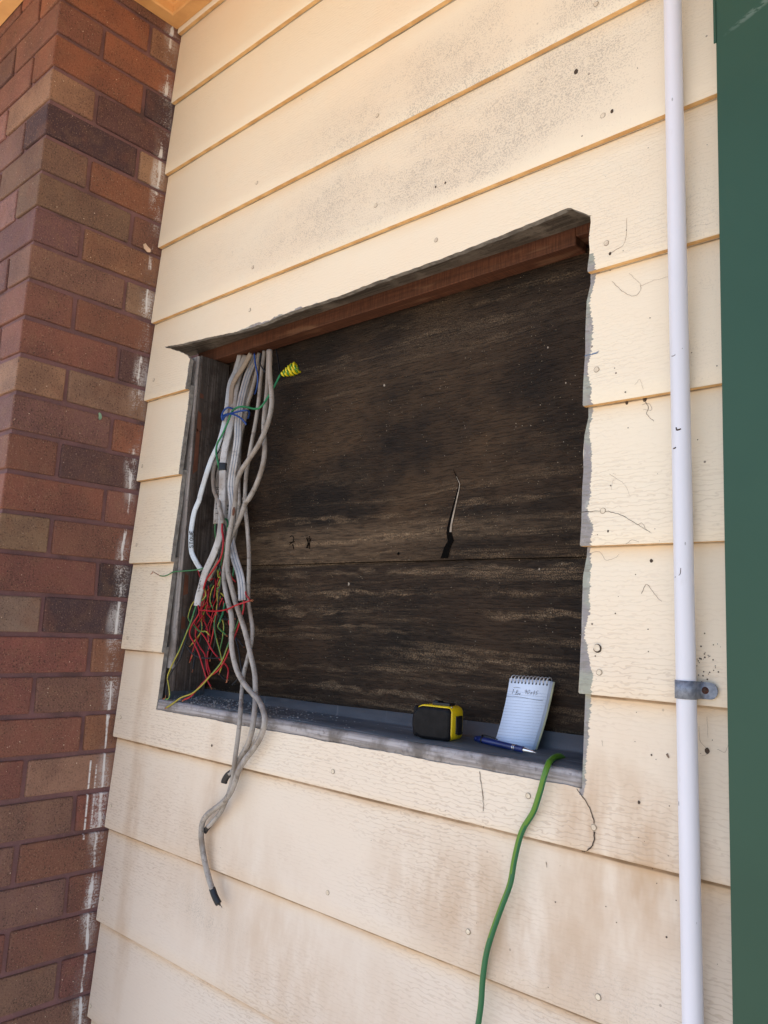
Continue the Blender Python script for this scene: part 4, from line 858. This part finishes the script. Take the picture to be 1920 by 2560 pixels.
# ------------------------------------------------------------------ tape measure
TW, TD, THH = .072, .038, .0545
dx = Vector((math.cos(R(8)), math.sin(R(8)), 0)); dy = Vector((-dx.y, dx.x, 0)); tl = Vector((.9409, .0416, 1.0217)) - dx*TW
tm = thing('tape_measure', 'yellow and black tape measure standing on the grey sill', 'tape measure', tl+dx*(TW/2)+dy*TD*.5)
def tp(a, b, c): return tl+dx*a+dy*b+Vector((0, 0, c))
def rrect(w, h, r, rl=None, n=7):                  # rounded outline of the case, lower-left start
    rl = rl or r; out = []
    for cx, cz, q, rad in ((w-r, r, -90, r), (w-r, h-r, 0, r), (rl, h-rl, 90, rl), (rl, rl, 180, rl)):
        for i in range(n+1): a = R(q+90*i/n); out.append((cx+rad*math.cos(a), cz+rad*math.sin(a)))
    return out
def slab(bm, outl, b0, b1, rnd=.003, mi=0, m=tp):
    cxm = sum(p[0] for p in outl)/len(outl); czm = sum(p[1] for p in outl)/len(outl); rings = []
    for b, s in ((b0, rnd), (b0+rnd*.3, rnd*.3), (b0+rnd, 0), (b1-rnd, 0), (b1-rnd*.3, rnd*.3), (b1, rnd)):
        rings.append([bm.verts.new(m(a+(cxm-a)*s/abs(cxm or 1)*1.0, b, c+(czm-c)*s/max(.01, czm))) for a, c in outl])
    k = len(outl)
    for r0, r1 in zip(rings, rings[1:]):
        for j in range(k):
            f = bm.faces.new((r0[j], r0[(j+1) % k], r1[(j+1) % k], r1[j])); f.smooth = True; f.material_index = mi
    bm.faces.new(rings[0][::-1]).material_index = mi; bm.faces.new(rings[-1]).material_index = mi
bm = bmesh.new(); slab(bm, rrect(TW, THH-.001, .011, .021), .0012, TD, .0022); bmesh.ops.recalc_face_normals(bm, faces=bm.faces); case = build('case', bm, 'yellow', tm)
for b0, b1 in ((-.0035, .0085),):
    bm = bmesh.new(); slab(bm, rrect(TW-.0010, THH-.0030, .007, .021), b0, b1, .0055, 0, lambda a, b, c: tp(a-.0008, b, c))
    for i in range(5):                              # moulded ribs at the rounded back
        pass
    bmesh.ops.recalc_face_normals(bm, faces=bm.faces); build('rubber_grip', bm, 'rubber', tm)
bm = bmesh.new(); slab(bm, [(.0-.0006+a, c) for a, c in rrect(.013, THH-.006, .006, .006)], .0, TD+.0008, .004, 0, lambda a, b, c: tp(a-.0005, b, c+.002)); bmesh.ops.recalc_face_normals(bm, faces=bm.faces); build('rubber_back', bm, 'rubber', tm)
bm = bmesh.new()
def tbox(bm, a0, a1, b0, b1, c0, c1, mi=0):
    v, fs = box(bm, a0, a1, b0, b1, c0, c1, mi)
    for q in v: q.co = tp(*q.co)
tbox(bm, TW-.010, TW+.0016, .013, TD-.0045, .011, .039); bev(bm, .0012, 2); mo = build('mouth', bm, 'blackpl', tm)
bm = bmesh.new(); tbox(bm, TW+.0016, TW+.0034, .015, TD-.008, .010, .014)
for q in range(3): tbox(bm, TW+.0016, TW+.0026, .0165+q*.005, .0180+q*.005, .016, .036)
build('hook', bm, 'blackpl', mo)
bm = bmesh.new(); tbox(bm, TW*.42, TW*.86, .009, TD-.010, THH-.0025, THH+.0034); tbox(bm, TW*.42, TW*.56, .009, TD-.010, THH+.0034, THH+.0056); bev(bm, .001, 2); build('lock_button', bm, 'blackpl', tm)
bm = bmesh.new(); c_ = tp(TW*.86, -.0006+.0105, THH-.006); lathe(bm, tp(TW-.006, .0095, THH-.0075), Vector((0, 0, 1)), [(0, .0018), (.0058, .0018), (.0062, .0012)], 10); build('screw', bm, 'steel', tm)

# ------------------------------------------------------------------ notepad
npd = thing('notepad', 'small spiral notepad with ruled page leaning on the dark back boards', 'notepad', U(*cp(1000, 760), .085))
BL_, BR_ = U(*cp(850, 742), .0800), U(*cp(1168, 778), .0800); TL_, TR_ = U(*cp(983, 186), .0990), U(*cp(1318, 210), .0990)
def pg(u, v, off=0.0):                              # u across, v up; the page bows a little
    p = BL_.lerp(BR_, u).lerp(TL_.lerp(TR_, u), v); nrm = (BR_-BL_).cross(TL_-BL_).normalized()
    if nrm.y > 0: nrm = -nrm
    bow = .004*math.sin(math.pi*v) - .002
    return p - nrm*bow + nrm*off + Vector((-.0035*math.sin(math.pi*v)*0, 0, 0))
def sheet(bm, o0, o1, du=0.0, dv=0.0, mi=0, n=14):
    A = [[bm.verts.new(pg(u*1.0+du, -.0+j/n+dv*(1-j/n), o)) for u in (0, .5, 1)] for j in range(n+1) for o in (o0,)]
    B = [[bm.verts.new(pg(u*1.0+du, -.0+j/n+dv*(1-j/n), o1)) for u in (0, .5, 1)] for j in range(n+1)]
    for j in range(n):
        for i in range(2):
            for S in (A, B):
                f = bm.faces.new((S[j][i], S[j][i+1], S[j+1][i+1], S[j+1][i])); f.material_index = mi; f.smooth = True
        for i in (0, 2): bm.faces.new((A[j][i], A[j+1][i], B[j+1][i], B[j][i])).material_index = mi
    for j in (0, n):
        for i in range(2): bm.faces.new((A[j][i], A[j][i+1], B[j][i+1], B[j][i])).material_index = mi
bm = bmesh.new()
for i in range(7): sheet(bm, -.0008*i, -.0008*i-.0006, .0015*math.sin(i*1.7)+.0045*i, .0)
bmesh.ops.recalc_face_normals(bm, faces=bm.faces); pages = build('pages', bm, 'paper', npd)
bm = bmesh.new(); sheet(bm, -.0060, -.0078, .055, .0); bmesh.ops.recalc_face_normals(bm, faces=bm.faces); build('back_cover', bm, 'card', npd)
bm = bmesh.new()
for i in range(19):
    v = .035+.043*i
    if v < .86: sweep(bm, [pg(.004+.992*t/6, v, .00025) for t in range(7)], circ(.00016, 4))
build('ruled_line', bm, 'ruled', pages)
bm = bmesh.new()
def wr(bm, pts, r=.00022): stroke(bm, cr([pg(u, v, .0005) for u, v in pts], 4), r)
def word(txt, u0, v0, w_, h_, sl=.12):
    for c_ in txt:
        for s in GL[c_]: wr(bm, [(u0+(px*w_+py*w_*sl*3), v0+py*h_) for px, py in s])
        u0 += w_*1.12
word('1', .10, .775, .06, .065); word('.', .155, .775, .05, .06); word('8', .195, .765, .065, .07); word('M', .27, .765, .06, .03)
word('90', .42, .79, .065, .06); word('x', .575, .785, .05, .055); word('45', .63, .785, .06, .06)
wr(bm, [(.14, .866), (.2, .872), (.26, .872), (.31, .868)])
wr(bm, [(.0, .735), (.2, .738), (.4, .735), (.6, .722), (.8, .712), (.93, .71)])
build('handwriting', bm, 'pencil', pages)
bm = bmesh.new(); bh = bmesh.new()
for i in range(11):
    u = .06+.088*i; p0 = pg(u, .955, .0015); p1 = pg(u, 1.035, .001); p2 = pg(u+.03, 1.03, -.007); p3 = pg(u+.02, .96, -.0095)
    sweep(bm, cr([p0, pg(u, 1.0, .0032), p1, pg(u+.015, 1.055, -.003), p2, p3], 4), circ(.00048, 6))
    sweep(bm, cr([pg(u+.012, .958, .0012), pg(u+.012, 1.0, .003), pg(u+.012, 1.035, .001), pg(u+.03, 1.05, -.004)], 4), circ(.00048, 6))
    c_ = pg(u+.005, .945, .0004); rr_ = .0014; uu = (BR_-BL_).normalized(); vv = (TL_-BL_).normalized()
    bh.faces.new([bh.verts.new(c_+uu*rr_*math.cos(a*.785)+vv*rr_*1.3*math.sin(a*.785)) for a in range(8)])
build('spiral_binding', bm, 'wire_white', npd); build('binding_hole', bh, 'pencil', pages)

# ------------------------------------------------------------------ pen
zp = sz(.06)+.0018+.0046
pl_, pt_ = UZ(*cp(692, 684), zp), UZ(*cp(1194, 802), zp); ad = (pt_-pl_); PL = ad.length; ad.normalize(); 
pen = thing('ballpoint_pen', 'dark blue ballpoint pen with silver tip lying in front of the notepad', 'pen', pl_.lerp(pt_, .5))
bm = bmesh.new(); lathe(bm, pl_, ad, [(PL*.045, .0046), (PL*.05, .0050), (PL*.13, .0052), (PL*.14, .0048), (PL*.5, .0049), (PL*.815, .0047), (PL*.82, .0044)], 22); build('barrel', bm, 'penblue', pen)
bm = bmesh.new(); lathe(bm, pl_, ad, [(-PL*.0, .0030), (PL*.015, .0042), (PL*.045, .0044)], 18); build('push_button', bm, 'penblue', pen)
bm = bmesh.new(); lathe(bm, pl_, ad, [(PL*.82, .0043), (PL*.835, .0043), (PL*.94, .0026), (PL*.965, .0016), (PL*.97, .0008), (PL*1.0, .0005)], 20); build('tip', bm, 'steel', pen)
for a in (.655, .680):
    bm = bmesh.new(); lathe(bm, pl_, ad, [(PL*a, .0050), (PL*a+.0006, .0053), (PL*a+.0012, .0053), (PL*a+.0018, .0050)], 20); build('ring', bm, 'steel', pen)
bm = bmesh.new(); lathe(bm, pl_, ad, [(PL*.128, .0053), (PL*.132, .0055), (PL*.15, .0055), (PL*.154, .0051)], 20); build('collar', bm, 'blackpl', pen)
bm = bmesh.new(); upv = Vector((-.15, .35, .95)); upv = (upv-ad*upv.dot(ad)).normalized()
sweep(bm, cr([pl_+ad*PL*.10+upv*.0050, pl_+ad*PL*.12+upv*.0080, pl_+ad*PL*.22+upv*.0080, pl_+ad*PL*.345+upv*.0066, pl_+ad*PL*.36+upv*.0058], 5), flatprof(.0042, .0014, 1, 14, 0), face=upv); build('clip', bm, 'blackpl', pen)
